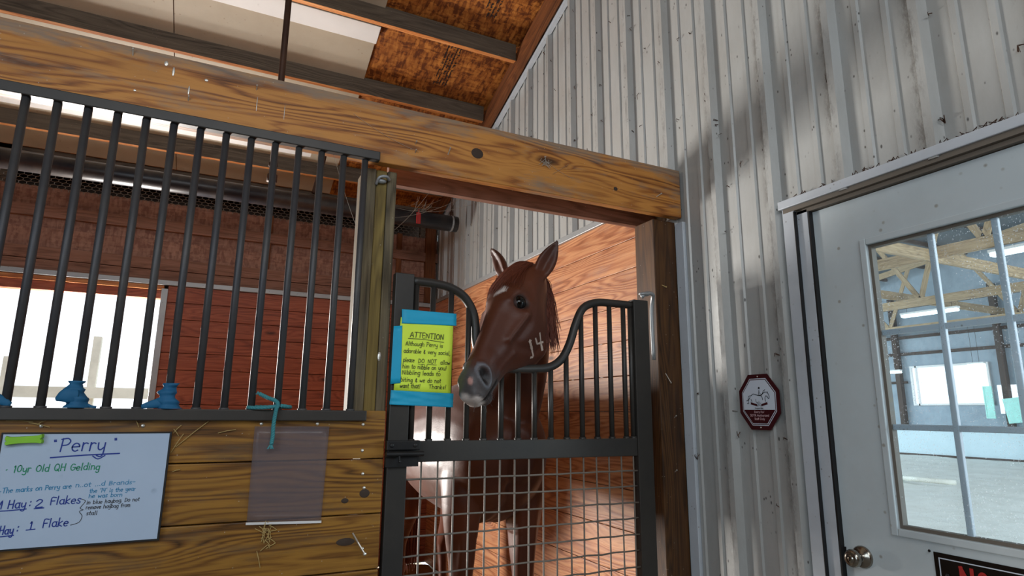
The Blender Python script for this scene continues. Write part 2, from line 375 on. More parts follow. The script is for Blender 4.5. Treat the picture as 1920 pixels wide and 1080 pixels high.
# floors
m = MB(); m.box(-8, 1.95, -2.6, 2.1, -.1, 0); m.build('floor', paint('concrete', '8E8A82', .9, speck=30), **S_)
def bumpy(x0, x1, y0, y1, nx, ny, amp, z=0, sc=3):
    m = MB(); pos = lambda i, j: (x0 + (x1 - x0) * i / nx, y0 + (y1 - y0) * j / ny)
    g = {}
    for i in range(nx + 1):
        for j in range(ny + 1):
            x, y = pos(i, j); g[i, j] = len(m.v); m.v.append((x, y, z + amp * mnoise.fractal(Vector((x * sc, y * sc, 3)), 1, 2, 4)))
    for i in range(nx):
        for j in range(ny):
            m.f.append((g[i, j], g[i + 1, j], g[i + 1, j + 1], g[i, j + 1])); m.uv.append([(0, 0)] * 4); m.fm.append(0)
    return m
bumpy(-1.9, 1.86, 2.3, 5.62, 60, 60, .03, .02, 5).build('floor_bedding', M['bedding'], smooth=True, label='straw bedding over the stall floor', kind='stuff', category='bedding')
m = MB(); m.box(-8, 1.95, 2.1, 5.7, -.1, -.02); m.build('floor_stall', M['ground'], **S_)
bumpy(1.98, 24, -9, 24, 80, 110, .05, 0, 1.2).build('floor_arena', M['sand'], smooth=True, **S_)
m = MB(); m.box(-20, 1.9, 5.78, 40, -.15, -.03); m.build('floor_yard', M['ground'], **S_)

# ------------------------------------------------------------------ stall back wall
BY = 5.7
def back():
    w = thing('wall_back', (0, BY, 0), None, None, kind='structure')
    # flake board upper wall in courses
    m = MB()
    for i, (z0, z1) in enumerate(((2.60, 2.76), (2.763, 2.935), (2.938, 3.09))):
        for x0, x1 in ((-3.4, -1.62), (-1.615, -.12), (-.115, .92), (.925, 1.9)):
            b = len(m.v); m.box(x0, x1, BY + (.012 if i == 1 else 0), BY + .05, z0, z1, axis=0, off=(x0 * 1.0, z0))
    m.build('flake_board', M['osbback'], w)
    m = MB(); m.box(-3.4, 1.9, BY - .035, BY, 2.84, 2.93, axis=0); m.build('girt', M['header'], w)  # darker board added to stand in for a band of shadow
    m = MB(); m.box(-3.4, 1.9, BY - .03, BY + .03, 2.505, 2.60, axis=0); m.box(-3.4, 1.9, BY - .03, BY + .03, 2.42, 2.50, axis=0); m.build('header_board', M['header'], w, bevel=.003)
    m = MB(); m.box(-3.4, 1.9, BY - .06, BY + .03, 2.375, 2.415, axis=0); m.build('metal_cap', M['galv'], w, bevel=.002)
    m = MB(); m.box(-1.9, -.46, BY - .045, BY + .06, 2.335, 2.372, axis=0); m.build('lit_edge_board', M['litedge'], w, bevel=.004)
    m = MB(); m.box(-1.9, -.46, BY - .02, BY + .06, 2.265, 2.333, axis=0); m.build('red_header_board', M['kickback'], w)
    m = MB(); z = 0.03
    while z < 2.33:
        h = .138; z1 = min(z + h - .004, 2.372); m.box(-.43, 1.9, BY - .04, BY, z, z1, axis=0); z += h
    m.build('kick_board', M['kickback'], w, bevel=.002)
    m = MB(); m.box(-.475, -.428, BY - .06, BY + .05, 0, 2.345, axis=2); m.build('door_jamb_trim', M['galv'], w, bevel=.002)
    m = MB(); m.box(-3.4, -1.75, BY - .04, BY, 0, 2.372, axis=0); m.build('left_boards', M['kickback'], w)
    m = MB(); m.box(-3.4, -1.62, BY, BY + .06, 3.09, 3.45); m.box(-3.4, 1.9, BY, BY + .04, 3.22, 3.5, axis=0); m.box(1.72, 1.9, BY, BY + .05, 3.09, 3.25); m.build('eave_board', M['purlin'], w)
    m = MB(); m.box(1.77, 1.87, BY - .05, BY, 2.42, 3.4, axis=2); m.box(.28, .33, BY - .02, BY, 2.6, 3.1, axis=2); m.box(1.48, 1.53, BY - .02, BY, 2.6, 3.1, axis=2); m.build('corner_stud', M['rafter'], w)
    # outer cladding so no daylight leaks between boards, dark vent recess behind the wire
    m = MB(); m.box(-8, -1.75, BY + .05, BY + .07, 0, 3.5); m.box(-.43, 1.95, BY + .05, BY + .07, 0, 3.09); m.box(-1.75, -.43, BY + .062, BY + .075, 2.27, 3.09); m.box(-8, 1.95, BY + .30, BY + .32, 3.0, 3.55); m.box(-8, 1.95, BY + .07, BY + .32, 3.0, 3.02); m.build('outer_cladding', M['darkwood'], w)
back()
def chicken():
    m = MB(); cw, chh = .05, .0433 * .8
    rows = 5; z0 = 3.075
    for r in range(rows):
        for c in range(int(3.6 / cw)):
            x = -1.66 + c * cw + (cw / 2 if r % 2 else 0); z = z0 + r * chh * .75
            h = chh / 2
            a = (x, BY - .012, z + h * .5); b = (x + cw / 2, BY - .012, z + h); c_ = (x + cw, BY - .012, z + h * .5); d = (x, BY - .012, z - h * .5)
            for p, q in ((a, b), (b, c_), (a, d)): m.tube([p, q], .0022, 3, False)
    return m.build('wire_netting', M['mesh'], label='strip of hexagon chicken wire above the brown board wall', category='wire netting')
chicken()

# side-wall kick boards in the stall
w = thing('wall_stall_right', (1.9, 4, 0), None, None, kind='structure')
m = MB(); z = -.03
edges = [0.02, .21, .40, .60, .805, 1.0, 1.19, 1.375, 1.555, 1.735, 1.915, 2.10, 2.255, 2.405]
for i in range(len(edges) - 1):
    m.box(1.87, 1.905, 2.3, 5.66, edges[i] + .003, edges[i + 1], axis=1)
m.build('kick_board', M['kick'], w, bevel=.002)
m = MB(); m.box(1.855, 1.91, 2.28, 5.66, 2.405, 2.44, axis=1); m.build('metal_cap', M['galv'], w, bevel=.002)

# ------------------------------------------------------------------ roof: sheathing, white panels
def slab(x0, x1, y0, y1, off, th, mat, name, **k):
    m = MB(); zz = lambda y: 5.205 - .35 * y + off
    P = [(x, y, zz(y) + t) for x in (x0, x1) for y in (y0, y1) for t in (0, th)]
    F = [(0, 1, 3, 2), (4, 6, 7, 5), (0, 4, 5, 1), (2, 3, 7, 6), (0, 2, 6, 4), (1, 5, 7, 3)]
    b = 0; m.v = P
    for f in F: m.f.append(f); m.fm.append(0); m.uv.append([(P[i][0], P[i][1]) for i in f])
    return m.build(name, mat, **k)
ceil = thing('ceiling', (0, 3, 4), None, None, kind='structure')
for nm, a in (('flake_board_sheathing', (-8, 1.93, -1.2, 6.1, .19, .02, M['osb'])),):
    slab(*a[:6], a[6], nm, parent=ceil)
for i, (x0, x1) in enumerate(((-.478, .80), (-1.70, -.484), (-2.92, -1.706), (-4.2, -2.93), (-8, -4.21))):
    slab(x0, x1, .2, 5.66, .165, .02, M['white'], 'white_panel', parent=ceil)
m = MB(); m.quad([(-8, -1.2, 5.625 + .2), (1.95, -1.2, 5.82), (1.95, -6, 4.2), (-8, -6, 4.2)]); m.build('roof_far_slope', M['purlin'], ceil)
# purlins, each a timber of its own
PL = [(5.28, 'plain dusty purlin, lowest one, just above the roller tube'), (4.79, 'dusty purlin hidden mostly behind the header beam'), (4.3, 'dusty ceiling purlin running just above the header beam'), (3.69, 'dusty ceiling purlin along the square ended white strip'),
      (3.08, 'dusty ceiling purlin at the very top of the frame')]
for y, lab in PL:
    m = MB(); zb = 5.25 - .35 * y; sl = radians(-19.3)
    m.box(-7.5, 1.8, y, y + .040, zb, zb + .135, axis=0); m.fm[4] = 1  # bottom face takes the orange that imitates light from below
    m.build('roof_purlin', [M['purlin'], M['litedge']], label=lab, category='purlin', group='roof purlins', bevel=.002)
    m = MB()
rs = MB()
rs.bar((1.83, -.8, roofz(-.8) + .05), (1.83, 5.66, roofz(5.66) + .05), .045, .14)
rs.build('sloping_rafter', M['rafter'], label='brown sloping rafter board along the top of the metal wall', category='rafter')
m = MB(); m.bar((1.885, -.8, roofz(-.8) - .03), (1.885, 5.6, roofz(5.6) - .03), .03, .028); m.build('trim_1', M['trim'], **S_)

def strip(x0, x1, y0, dz, label):
    m = MB(); z = 5.205 - .35 * y0 + dz
    rot = Matrix.Rotation(radians(-19.3), 3, 'X')
    m.box(x0, x1, y0, y0 + .15, z - .055, z, axis=0, rot=rot, piv=(0, y0, z))
    m.build('ceiling_strip', M['strip'], bevel=.004, label=label, category='ceiling strip', group='white ceiling strips')
strip(-4, .80, 3.80, .165, 'long white boxed ceiling strip with a square end beside the bare flake board')
strip(-4, .55, 5.03, .165, 'long white boxed ceiling strip seen through the bars below the header beam')

# printed stamps on the flake board (illegible black mill stamps)
m = MB(); random.seed(3)
def stampblock(cx, y0, y1, wdt, rows, off=.186):
    for r in range(rows):
        x = cx - wdt / 2 + wdt * r / rows; y = y0
        while y < y1:
            L = random.uniform(.012, .03); z = lambda yy: 5.205 - .35 * yy + off
            if random.random() < .8:
                ww = wdt / rows * random.uniform(.3, .75)
                m.quad([(x, y, z(y)), (x + ww, y, z(y)), (x + ww, y + L * .35, z(y + L * .35)), (x, y + L * .35, z(y + L * .35))])
                if random.random() < .6: m.quad([(x, y, z(y)), (x + .006, y, z(y)), (x + .006, y + L, z(y + L)), (x, y + L, z(y + L))])
            y += L * .9
stampblock(1.52, 3.2, 3.55, .11, 4); stampblock(1.38, 3.85, 4.2, .12, 5)
m.build('mill_stamp', M['ink'], ceil)

# ------------------------------------------------------------------ header beam and posts
t = thing('header_beam', (0, 2.12, 2.25), 'honey coloured wooden header beam spanning above the stall bars and gate', 'beam')
m = MB(); m.box(-3.2, 1.898, 2.1, 2.14, 2.272, 2.508, axis=0, off=(3.3, 1.15)); m.build('front_board', M['beam'], t, bevel=.003)
m = MB(); m.box(.548, 1.898, 2.285, 2.325, 2.268, 2.49, axis=0); m.build('rear_board', M['header'], t, bevel=.003)
def nail(x, z, L=.016, a=0., mat='zinc', Y=2.1, r=.002, par=None, nm='nail'):
    m = MB(); m.tube([(x, Y + .003, z), (x + L * sin(a), Y - .012, z + L * cos(a))], r, 6); m.sphere((x + L * sin(a), Y - .012, z + L * cos(a)), r * 1.8, 6, 4); return m.build(nm, M[mat], par)
for q in ((-.339, 2.475, .02, 0), (.731, 2.352, .028, .2), (-.17, 2.36, .012, .1), (.03, 2.45, .012, 0), (1.17, 2.41, .02, -.6), (1.75, 2.35, .03, .9), (.60, 2.335, .008, 0), (.60, 2.37, .008, 0)): nail(*q, par=t)
m = MB(); m.sphere((.855, 2.1, 2.385), (.026, .003, .022), 14, 8); m.sphere((1.525, 2.1, 2.352), (.011, .003, .009), 10, 6); m.build('knot', M['darkwood'], t)

for x, z, a, b_ in ((-.245, 2.475, .006, .009), (-.222, 2.452, .004, .016), (-.125, 2.447, .006, .005), (-.172, 2.398, .003, .016), (.035, 2.40, .0015, .028), (-.32, 2.36, .004, .004), (.125, 2.39, .0012, .03)):
    m = MB(); m.sphere((x, 2.0995, z), (a, .0015, b_), 10, 6); m.build('white_splash', M['zinc'], t)
t = thing('middle_post', (.48, 2.2, 0), 'weathered grey and yellow wooden post between the bars and the gate', 'post', 'stall posts')
m = MB(); m.box(.425, .468, 2.145, 2.28, 1.36, 2.262, axis=2, off=(1, 2)); m.build('left_board', M['post'], t, bevel=.004)
m = MB(); m.box(.469, .510, 2.150, 2.28, 0, 2.262, axis=2); m.build('centre_board', M['posty'], t, bevel=.004)
m = MB(); m.box(.511, .546, 2.145, 2.28, 0, 2.262, axis=2, off=(7, 3)); m.build('right_board', M['post'], t, bevel=.004)
m = MB(); m.tube(cr([(.468, 2.145, 2.20), (.475, 2.125, 2.222), (.50, 2.12, 2.228), (.515, 2.135, 2.222)]), .006, 8); m.sphere((.486, 2.14, 2.215), (.02, .012, .01), 10, 6); m.build('hook', M['galv'], t, smooth=True)
m = MB(); m.sphere((.515, 2.148, 1.56), (.008, .006, .018), 10, 6); m.build('paint_drip', M['zinc'], t)
t = thing('corner_post', (1.83, 2.2, 0), 'dark brown wooden corner post beside the white metal wall', 'post', 'stall posts')
m = MB(); m.box(1.765, 1.895, 2.145, 2.285, 0, 2.262, axis=2); m.build('timber', M['darkpost'], t, bevel=.004)
nail(1.80, 1.55, .05, pi - .4, Y=2.145, par=t); nail(1.84, 1.35, .01, 0, Y=2.145, par=t); nail(1.83, 1.12, .01, 0, Y=2.145, par=t); nail(1.80, 1.95, .02, 2.2, Y=2.145, par=t, mat='straw')
m = MB(); m.box(1.888, 1.912, 2.085, 2.14, 0, 2.25, axis=2); m.build('trim_2', M['trim'], bevel=.003, **S_)

# ------------------------------------------------------------------ plank half wall in front
w = thing('wall_front', (0, 2.1, 0), None, None, kind='structure')
m = MB(); ed = [1.371, 1.2105, 1.035, .862, .69, .51, .33, .15, 0.0]
for i in range(len(ed) - 1):
    m.box(-3.2, .536, 2.1, 2.14, ed[i + 1] + .0035, ed[i], axis=0, off=(i * 7.3 + 1.7, i * 3.1))
m.build('planks', M['plank'], w, bevel=.003)
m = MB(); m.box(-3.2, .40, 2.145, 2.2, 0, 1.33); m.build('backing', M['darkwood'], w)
for x, z in ((.141, 1.327), (.311, 1.327), (-.421, 1.322), (-.18, 1.322), (.46, 1.325), (.462, 1.24), (.468, 1.165), (.475, 1.12), (.48, .93)):
    m = MB(); m.sphere((x, 2.099, z), (.0055, .004, .0055), 8, 6); m.build('screw', M['zinc'], w)
m = MB(); m.tube([(.447, 2.10, .98), (.46, 2.075, .955), (.478, 2.055, .925)], .0028, 6); m.sphere((.48, 2.06, .922), .006, 8, 6); m.build('bent_nail', M['zinc'], w)
m = MB()
for x, z, rx, rz in ((.478, 1.102, .017, .014), (.415, 1.082, .012, .008), (.425, .955, .03, .012)): m.sphere((x, 2.1, z), (rx, .0025, rz), 14, 8)
m.build('knot', M['darkwood'], w)

# ------------------------------------------------------------------ barred grille
t = thing('barred_grille', (0, 2.1, 1.34), 'dark steel bar grille set over the plank half wall', 'grille')
m = MB(); m.box(-3.2, .463, 2.075, 2.105, 2.268, 2.302, axis=0); m.build('top_rail', M['steel'], t, bevel=.003)
m = MB(); m.box(-3.2, .466, 2.078, 2.118, 1.337, 1.371, axis=0); m.build('bottom_rail', M['steel'], t, bevel=.003)
BX = [.413 - .0767 * i for i in range(21)]
for i, x in enumerate(BX):
    m = MB(); m.tube([(x, 2.098, 1.368), (x, 2.098, 2.275)], .0115, 12); m.tube([(x, 2.098, 1.368), (x, 2.098, 1.376)], .015, 12); m.build('bar', M['bars'], t, smooth=True)

# ------------------------------------------------------------------ gate
g = thing('stall_gate', (1.1, 2.12, 0), 'dark steel stall gate with a dipped top and wire mesh lower half', 'gate')
m = MB(); m.box(.547, .617, 2.095, 2.135, .12, 1.862, axis=2); m.build('left_stile', M['steel'], g, bevel=.003)
m = MB(); m.box(1.60, 1.678, 2.095, 2.135, .12, 1.856, axis=2); m.build('right_stile', M['steel'], g, bevel=.003)
m = MB(); m.box(.617, 1.60, 2.10, 2.13, 1.197, 1.268, axis=0); m.build('middle_rail', M['steel'], g, bevel=.003)
m = MB(); m.box(.617, 1.60, 2.10, 2.13, .12, .19, axis=0); m.build('bottom_rail', M['steel'], g, bevel=.003)
TP = [(.617, 1.840), (.70, 1.838), (.765, 1.828), (.82, 1.798), (.856, 1.745), (.868, 1.69), (.872, 1.63), (.892, 1.575), (.94, 1.54), (1.0, 1.534), (1.10, 1.536), (1.185, 1.545), (1.245, 1.58), (1.285, 1.645), (1.318, 1.735), (1.355, 1.80), (1.42, 1.828), (1.50, 1.832), (1.60, 1.832)]
m = MB(); m.tube([tuple(p) for p in cr([(a, 2.115, b) for a, b in TP], 5)], .017, 14); m.build('dipped_top_tube', M['steel'], g, smooth=True)
TPc = cr([(a, 2.115, b) for a, b in TP], 6)
def tubez(x): return min(TPc, key=lambda p: abs(p.x - x)).z
for x in (.632, .697, .768, .840, .909, .980, 1.052, 1.123, 1.196, 1.268, 1.341, 1.413, 1.484, 1.556, 1.592):
    m = MB(); z1 = tubez(x) - .01
    m.tube([(x, 2.115, 1.262), (x, 2.115, z1)], .0105, 10); m.tube([(x, 2.115, 1.262), (x, 2.115, 1.275)], .014, 10); m.build('bar', M['steel'], g, smooth=True)
m = MB()
random.seed(11)
for i in range(16):
    x = .672 + .0607 * i - .0607 * 0
    m.tube([(x + random.uniform(-.001, .001), 2.108, .185), (x, 2.108 + (.003 if i % 2 else -.003), .7), (x, 2.108, 1.20)], .0034, 6)
for k in range(17):
    z = 1.138 - .0618 * k
    pts = [(.615 + (1.60 - .615) * j / 16, 2.108 + (.003 if (j + k) % 2 else -.003), z + random.uniform(-.0015, .0015)) for j in range(17)]
    m.tube(pts, .0036, 6)
m.build('wire_mesh', M['wire'], g, smooth=True)
la = MB(); la.box(.538, .655, 2.070, 2.096, 1.240, 1.272); lap = la.build('latch_plate', M['iron'], g, bevel=.003)
la = MB(); la.tube([(.535, 2.066, 1.228), (.665, 2.066, 1.228)], .009, 10); la.box(.538, .652, 2.078, 2.096, 1.185, 1.228); la.tube([(.58, 2.066, 1.225), (.58, 2.056, 1.205)], .004, 8); la.sphere((.58, 2.055, 1.204), .005, 8, 6); la.build('slide_bolt', M['iron'], g, bevel=0)
for x in (.555, .636):
    m = MB(); m.sphere((x, 2.070, 1.256), (.008, .004, .008), 10, 6); m.build('bolt_head', M['iron'], lap)
m = MB(); m.tube(cr([(1.64, 2.09, 1.868), (1.66, 2.085, 1.885), (1.70, 2.09, 1.885), (1.715, 2.11, 1.86), (1.716, 2.12, 1.80), (1.718, 2.12, 1.60)]), .009, 10); m.sphere((1.655, 2.09, 1.882), (.028, .02, .010), 12, 8); m.build('drop_rod_latch', M['galv'], g, smooth=True)

# ------------------------------------------------------------------ handwriting stroke font (x height 4, caps 6.5)
def arc(cx, cy, rx, ry, a0, a1, n=8): return [(cx + rx * cos(radians(a0 + (a1 - a0) * i / n)), cy + ry * sin(radians(a0 + (a1 - a0) * i / n))) for i in range(n + 1)]
G = {
 ' ': (3, []), 'a': (4, [arc(2, 2, 1.7, 2, 40, 350, 10), [(3.6, 4), (3.6, .8), (4.1, 0)]]),
 'b': (4, [[(.4, 6.8), (.4, 0)], arc(2, 2, 1.7, 2, 160, -160, 10)]), 'c': (3.4, [arc(2, 2, 1.8, 2, 50, 310, 8)]),
 'd': (4, [arc(2, 2, 1.7, 2, 20, 340, 10), [(3.7, 6.8), (3.7, 0)]]), 'e': (3.8, [[(.3, 2.1), (3.5, 2.3)] + arc(2, 2, 1.7, 2, 10, 310, 9)]),
 'f': (2.8, [arc(2.2, 5.6, 1.2, 1.1, 40, 180, 4) + [(1, 0)], [(0, 3.8), (2.4, 4)]]), 'g': (4, [arc(2, 2, 1.7, 2, 30, 340, 9), [(3.7, 4), (3.6, -1.5)] + arc(2.1, -1.5, 1.5, 1.3, 0, -150, 5)]),
 'h': (4, [[(.4, 6.8), (.4, 0)], [(.4, 2.6)] + arc(2, 2.6, 1.5, 1.4, 150, 0, 5) + [(3.6, 0)]]), 'i': (1.6, [[(.8, 4), (.8, 0)], [(.8, 5.6), (.9, 5.9)]]),
 'j': (2, [[(1.2, 4), (1.2, -2), (0, -2.6)], [(1.2, 5.6), (1.3, 5.9)]]), 'k': (3.6, [[(.4, 6.8), (.4, 0)], [(3, 4), (.5, 1.8), (3.2, 0)]]),
 'l': (1.5, [[(.7, 6.8), (.7, 0)]]), 'm': (5.6, [[(.3, 4), (.4, 0)], [(.4, 2.6)] + arc(1.6, 2.7, 1.1, 1.3, 160, 0, 4) + [(2.8, 0)], [(2.8, 2.6)] + arc(4, 2.7, 1.1, 1.3, 160, 0, 4) + [(5.2, 0)]]),
 'n': (4, [[(.3, 4), (.4, 0)], [(.4, 2.6)] + arc(2, 2.6, 1.5, 1.4, 150, 0, 5) + [(3.6, 0)]]), 'o': (3.9, [arc(2, 2, 1.8, 2, 80, 440, 10)]),
 'p': (4, [[(.4, 4), (.3, -3)], arc(2, 2, 1.7, 2, 160, -160, 9)]), 'r': (2.8, [[(.4, 4), (.4, 0)], [(.4, 2.4)] + arc(1.8, 2.6, 1.3, 1.3, 150, 50, 4)]),
 's': (3.2, [[(3, 3.5), (1.8, 4), (.5, 3.2), (1.2, 2.2), (2.6, 1.5), (2.6, .3), (1.4, 0), (.2, .5)]]), 't': (2.8, [[(1.3, 6), (1.2, .8), (2.4, 0)], [(0, 4), (2.7, 4.2)]]),
 'u': (4, [[(.4, 4), (.5, 1), (1.6, 0), (3, .6), (3.6, 2)], [(3.6, 4), (3.7, 0)]]), 'v': (3.6, [[(.2, 4), (1.8, 0), (3.4, 4)]]),
 'w': (5, [[(.2, 4), (1.1, 0), (2.5, 3.2), (3.7, 0), (4.8, 4)]]), 'y': (3.8, [[(.3, 4), (.6, 1.4), (1.8, .6), (3.4, 2)], [(3.5, 4), (3.4, -1.5), (2.2, -2.8), (.6, -2.2)]]),
 'A': (4.8, [[(.1, 0), (2.4, 6.5), (4.6, 0)], [(.9, 2.3), (3.9, 2.3)]]), 'B': (4.2, [[(.4, 6.4), (.4, 0)], [(.4, 6.4), (2.8, 6.2), (3.2, 4.6), (.6, 3.5), (3.4, 2.8), (3.6, .8), (.4, 0)]]),
 'D': (4.6, [[(.4, 6.4), (.4, 0)], [(.4, 6.4), (2.6, 6), (4.2, 3.8), (3.6, 1.2), (.4, 0)]]), 'E': (4, [[(3.6, 6.4), (.4, 6.4), (.4, 0), (3.7, 0)], [(.4, 3.3), (3, 3.3)]]),
 'F': (3.8, [[(3.8, 6.4), (.4, 6.4), (.4, 0)], [(.4, 3.4), (3, 3.4)]]), 'G': (4.8, [arc(2.5, 3.2, 2.2, 3.2, 50, 330, 10) + [(4.5, 2.8)], [(2.6, 2.9), (4.9, 2.9)]]),
 'H': (4.8, [[(.4, 6.5), (.4, 0)], [(4.2, 6.5), (4.2, 0)], [(.4, 3.2), (4.2, 3.4)]]), 'I': (2, [[(1, 6.5), (1, 0)], [(.1, 6.5), (1.9, 6.5)], [(.1, 0), (1.9, 0)]]),
 'M': (5.6, [[(.3, 0), (.6, 6.5), (2.8, 2), (5, 6.5), (5.2, 0)]]), 'N': (4.8, [[(.4, 0), (.4, 6.5), (4.2, 0), (4.2, 6.5)]]), 'O': (5, [arc(2.5, 3.2, 2.2, 3.2, 90, 450, 12)]),
 'P': (4.2, [[(.4, 6.5), (.3, 0)], [(-.2, 6.2), (2.6, 6.6), (4, 5.2), (3, 3.4), (.4, 3)]]), 'Q': (5.2, [arc(2.5, 3.2, 2.2, 3.2, 90, 450, 12), [(2.8, 1.6), (4.8, -.4)]]),
 'T': (4.6, [[(0, 6.3), (4.6, 6.6)], [(2.3, 6.4), (2.2, 0)]]), 'S': (4, [[(3.7, 5.6), (2.2, 6.5), (.5, 5.2), (3.2, 2.6), (3.3, .6), (1.6, 0), (.2, .9)]]),
 '0': (4.4, [arc(2.2, 3.2, 1.9, 3.1, 90, 450, 12)]), '1': (2.2, [[(.4, 5.3), (1.2, 6.5), (1.2, 0)]]), '2': (4, [[(.4, 5.2), (1.6, 6.5), (3.2, 5.8), (3, 4), (.3, .1), (3.9, .2)]]),
 '4': (4.2, [[(.8, 6.5), (.4, 3), (3.8, 3)], [(3.2, 6.2), (3, 0)]]), '&': (4, [[(3.2, 4.6), (1.2, 5), (1.2, 3.4), (2.6, 3), (.8, 2.6), (.8, .8), (2.6, .2), (3.8, 1.2)], [(2, 5.8), (2, -.6)]]),
 ',': (1.6, [[(.9, .4), (.4, -1.4)]]), '.': (1.4, [[(.6, .1), (.8, .4)]]), '!': (1.8, [[(1.2, 6.8), (.9, 2)], [(.7, .2), (.8, .5)]]), ':': (2, [[(.9, .4), (1, .8)], [(1, 3.4), (1.1, 3.8)]]),
 '"': (2.6, [[(.5, 7), (.8, 5.6)], [(1.6, 7.1), (1.9, 5.7)]]), "'": (1.2, [[(.6, 7), (.6, 5.6)]]), '-': (3, [[(.2, 2.6), (2.6, 2.8)]]), '*': (2.6, [[(.7, 2.4), (1.2, 2.8)]]), 'x': (3.6, [[(.3, 4), (3.2, 0)], [(3.2, 4), (.3, 0)]])}
SO = [0]
def stroke(m, pts, w, place):
    SO[0] = (SO[0] + 1) % 12
    """flat-ended ribbon with tiny thickness; place maps (a,b) -> world"""
    pts = [Vector((a, b)) for a, b in pts]
    if len(pts) > 2: pts = [Vector((p[0], p[1])) for p in cr([(q[0], q[1], 0) for q in pts], 3)]
    L = []; Rr = []
    for i, p in enumerate(pts):
        d = pts[min(i + 1, len(pts) - 1)] - pts[max(i - 1, 0)]
        if d.length < 1e-9: d = Vector((1, 0))
        d.normalize(); n = Vector((-d.y, d.x)) * w / 2
        e = -d * w / 2 if i == 0 else (d * w / 2 if i == len(pts) - 1 else Vector((0, 0)))
        L.append(p + n + e); Rr.append(p - n + e)
    for i in range(len(pts) - 1):
        m.quad([(lambda q: (q[0] - SO[0] * 1.5e-5, q[1] - SO[0] * 1.5e-5, q[2]))(place(*c)) for c in (L[i], Rr[i], Rr[i + 1], L[i + 1])])
def write(m, text, x, z, h, w, place, slope=0., fit=None, jit=.25, under=False):
    """h = height of one grid unit"""
    rnd = random.Random(text); tw = sum(G[c][0] + .9 for c in text)
    sx = (fit / (tw * h)) if fit else 1.0; cx = 0
    for c in text:
        wd, sts = G[c]; dy = rnd.uniform(-jit, jit); sc = rnd.uniform(.93, 1.07)
        for st in sts:
            P = []
            for a, b in st:
                X = (cx + a) * h * sx; Z = (b * sc + dy) * h
                P.append((x + X + Z * .08, z + Z + X * slope))
            stroke(m, P, w, place)
        cx += wd + .9
    L = cx * h * sx
    if under: stroke(m, [(x - h, z - 1.6 * h), (x + L * .5, z - 1.9 * h + L * .5 * slope), (x + L, z - 1.4 * h + L * slope)], w, place)
    return L

# ------------------------------------------------------------------ yellow note
n = thing('warning_note', (.67, 2.09, 1.55), 'neon yellow handwritten ATTENTION note taped to the gate with blue tape', 'note')
def sheet(corners, name, mat, Y, th=.0006, par=None, wav=.0015, nx=10, nz=10, seed=0):
    """corners TL,TR,BR,BL in (x,z)"""
    m = MB(); g_ = {}
    TL, TR, BR, BL = [Vector(c) for c in corners]
    for side in (0, 1):
        for i in range(nx + 1):
            for j in range(nz + 1):
                u, v = i / nx, j / nz; p = TL.lerp(TR, u).lerp(BL.lerp(BR, u), v)
                y = Y + wav * mnoise.noise(Vector((u * 3 + seed, v * 3, seed))) + side * th
                g_[side, i, j] = len(m.v); m.v.append((p.x, y, p.y))
    def add(f): m.f.append(f); m.uv.append([(0, 0)] * 4); m.fm.append(0)
    for s in (0, 1):
        for i in range(nx):
            for j in range(nz): add((g_[s, i, j], g_[s, i + 1, j], g_[s, i + 1, j + 1], g_[s, i, j + 1]))
    for i in range(nx): add((g_[0, i, 0], g_[0, i + 1, 0], g_[1, i + 1, 0], g_[1, i, 0])); add((g_[0, i, nz], g_[0, i + 1, nz], g_[1, i + 1, nz], g_[1, i, nz]))
    for j in range(nz): add((g_[0, 0, j], g_[0, 0, j + 1], g_[1, 0, j + 1], g_[1, 0, j])); add((g_[0, nx, j], g_[0, nx, j + 1], g_[1, nx, j + 1], g_[1, nx, j]))
    return m.build(name, mat, par, smooth=True)
np_ = sheet([(.570, 1.698), (.768, 1.690), (.766, 1.425), (.556, 1.440)], 'paper', M['paper'], 2.0865, par=n)
sheet([(.572, 1.727), (.779, 1.726), (.780, 1.681), (.573, 1.676)], 'tape', M['tape'], 2.0845, par=n, seed=2)
sheet([(.545, 1.664), (.576, 1.668), (.579, 1.466), (.543, 1.462)], 'tape', M['tape'], 2.0845, par=n, seed=5)
sheet([(.546, 1.441), (.775, 1.434), (.775, 1.385), (.543, 1.392)], 'tape', M['tape'], 2.083, par=n, seed=8, wav=.006, nx=16)
m = MB(); pl = lambda a, b: (a, 2.0846, b)
hh = .0024
write(m, 'ATTENTION', .606, 1.630, .0028, .0022, pl, -.03, .128, .1)
stroke(m, [(.600, 1.624), (.66, 1.623), (.733, 1.617)], .0018, pl)
for txt, x, z, ft in (('Although Perry is', .591, 1.599, .140), ('adorable & very social,', .585, 1.573, .176), ('please ', .585, 1.541, .048), ('DO', .640, 1.540, .024), ('NOT', .675, 1.539, .034), ('allow', .722, 1.537, .038),
                      ('him to nibble on you!', .583, 1.518, .164), ('Nibbling leads to', .583, 1.497, .142), ('biting & we do not', .578, 1.472, .150), ('want that!', .577, 1.4505, .074), ('Thanks!', .682, 1.4495, .066)):
    write(m, txt, x, z, hh * .92, .0017, pl, -.01, ft, .25)
for a, b in ((.640, .663), (.674, .708)): stroke(m, [(a, 1.535), (b, 1.534)], .0014, pl)
m.build('handwriting', M['ink'], np_)

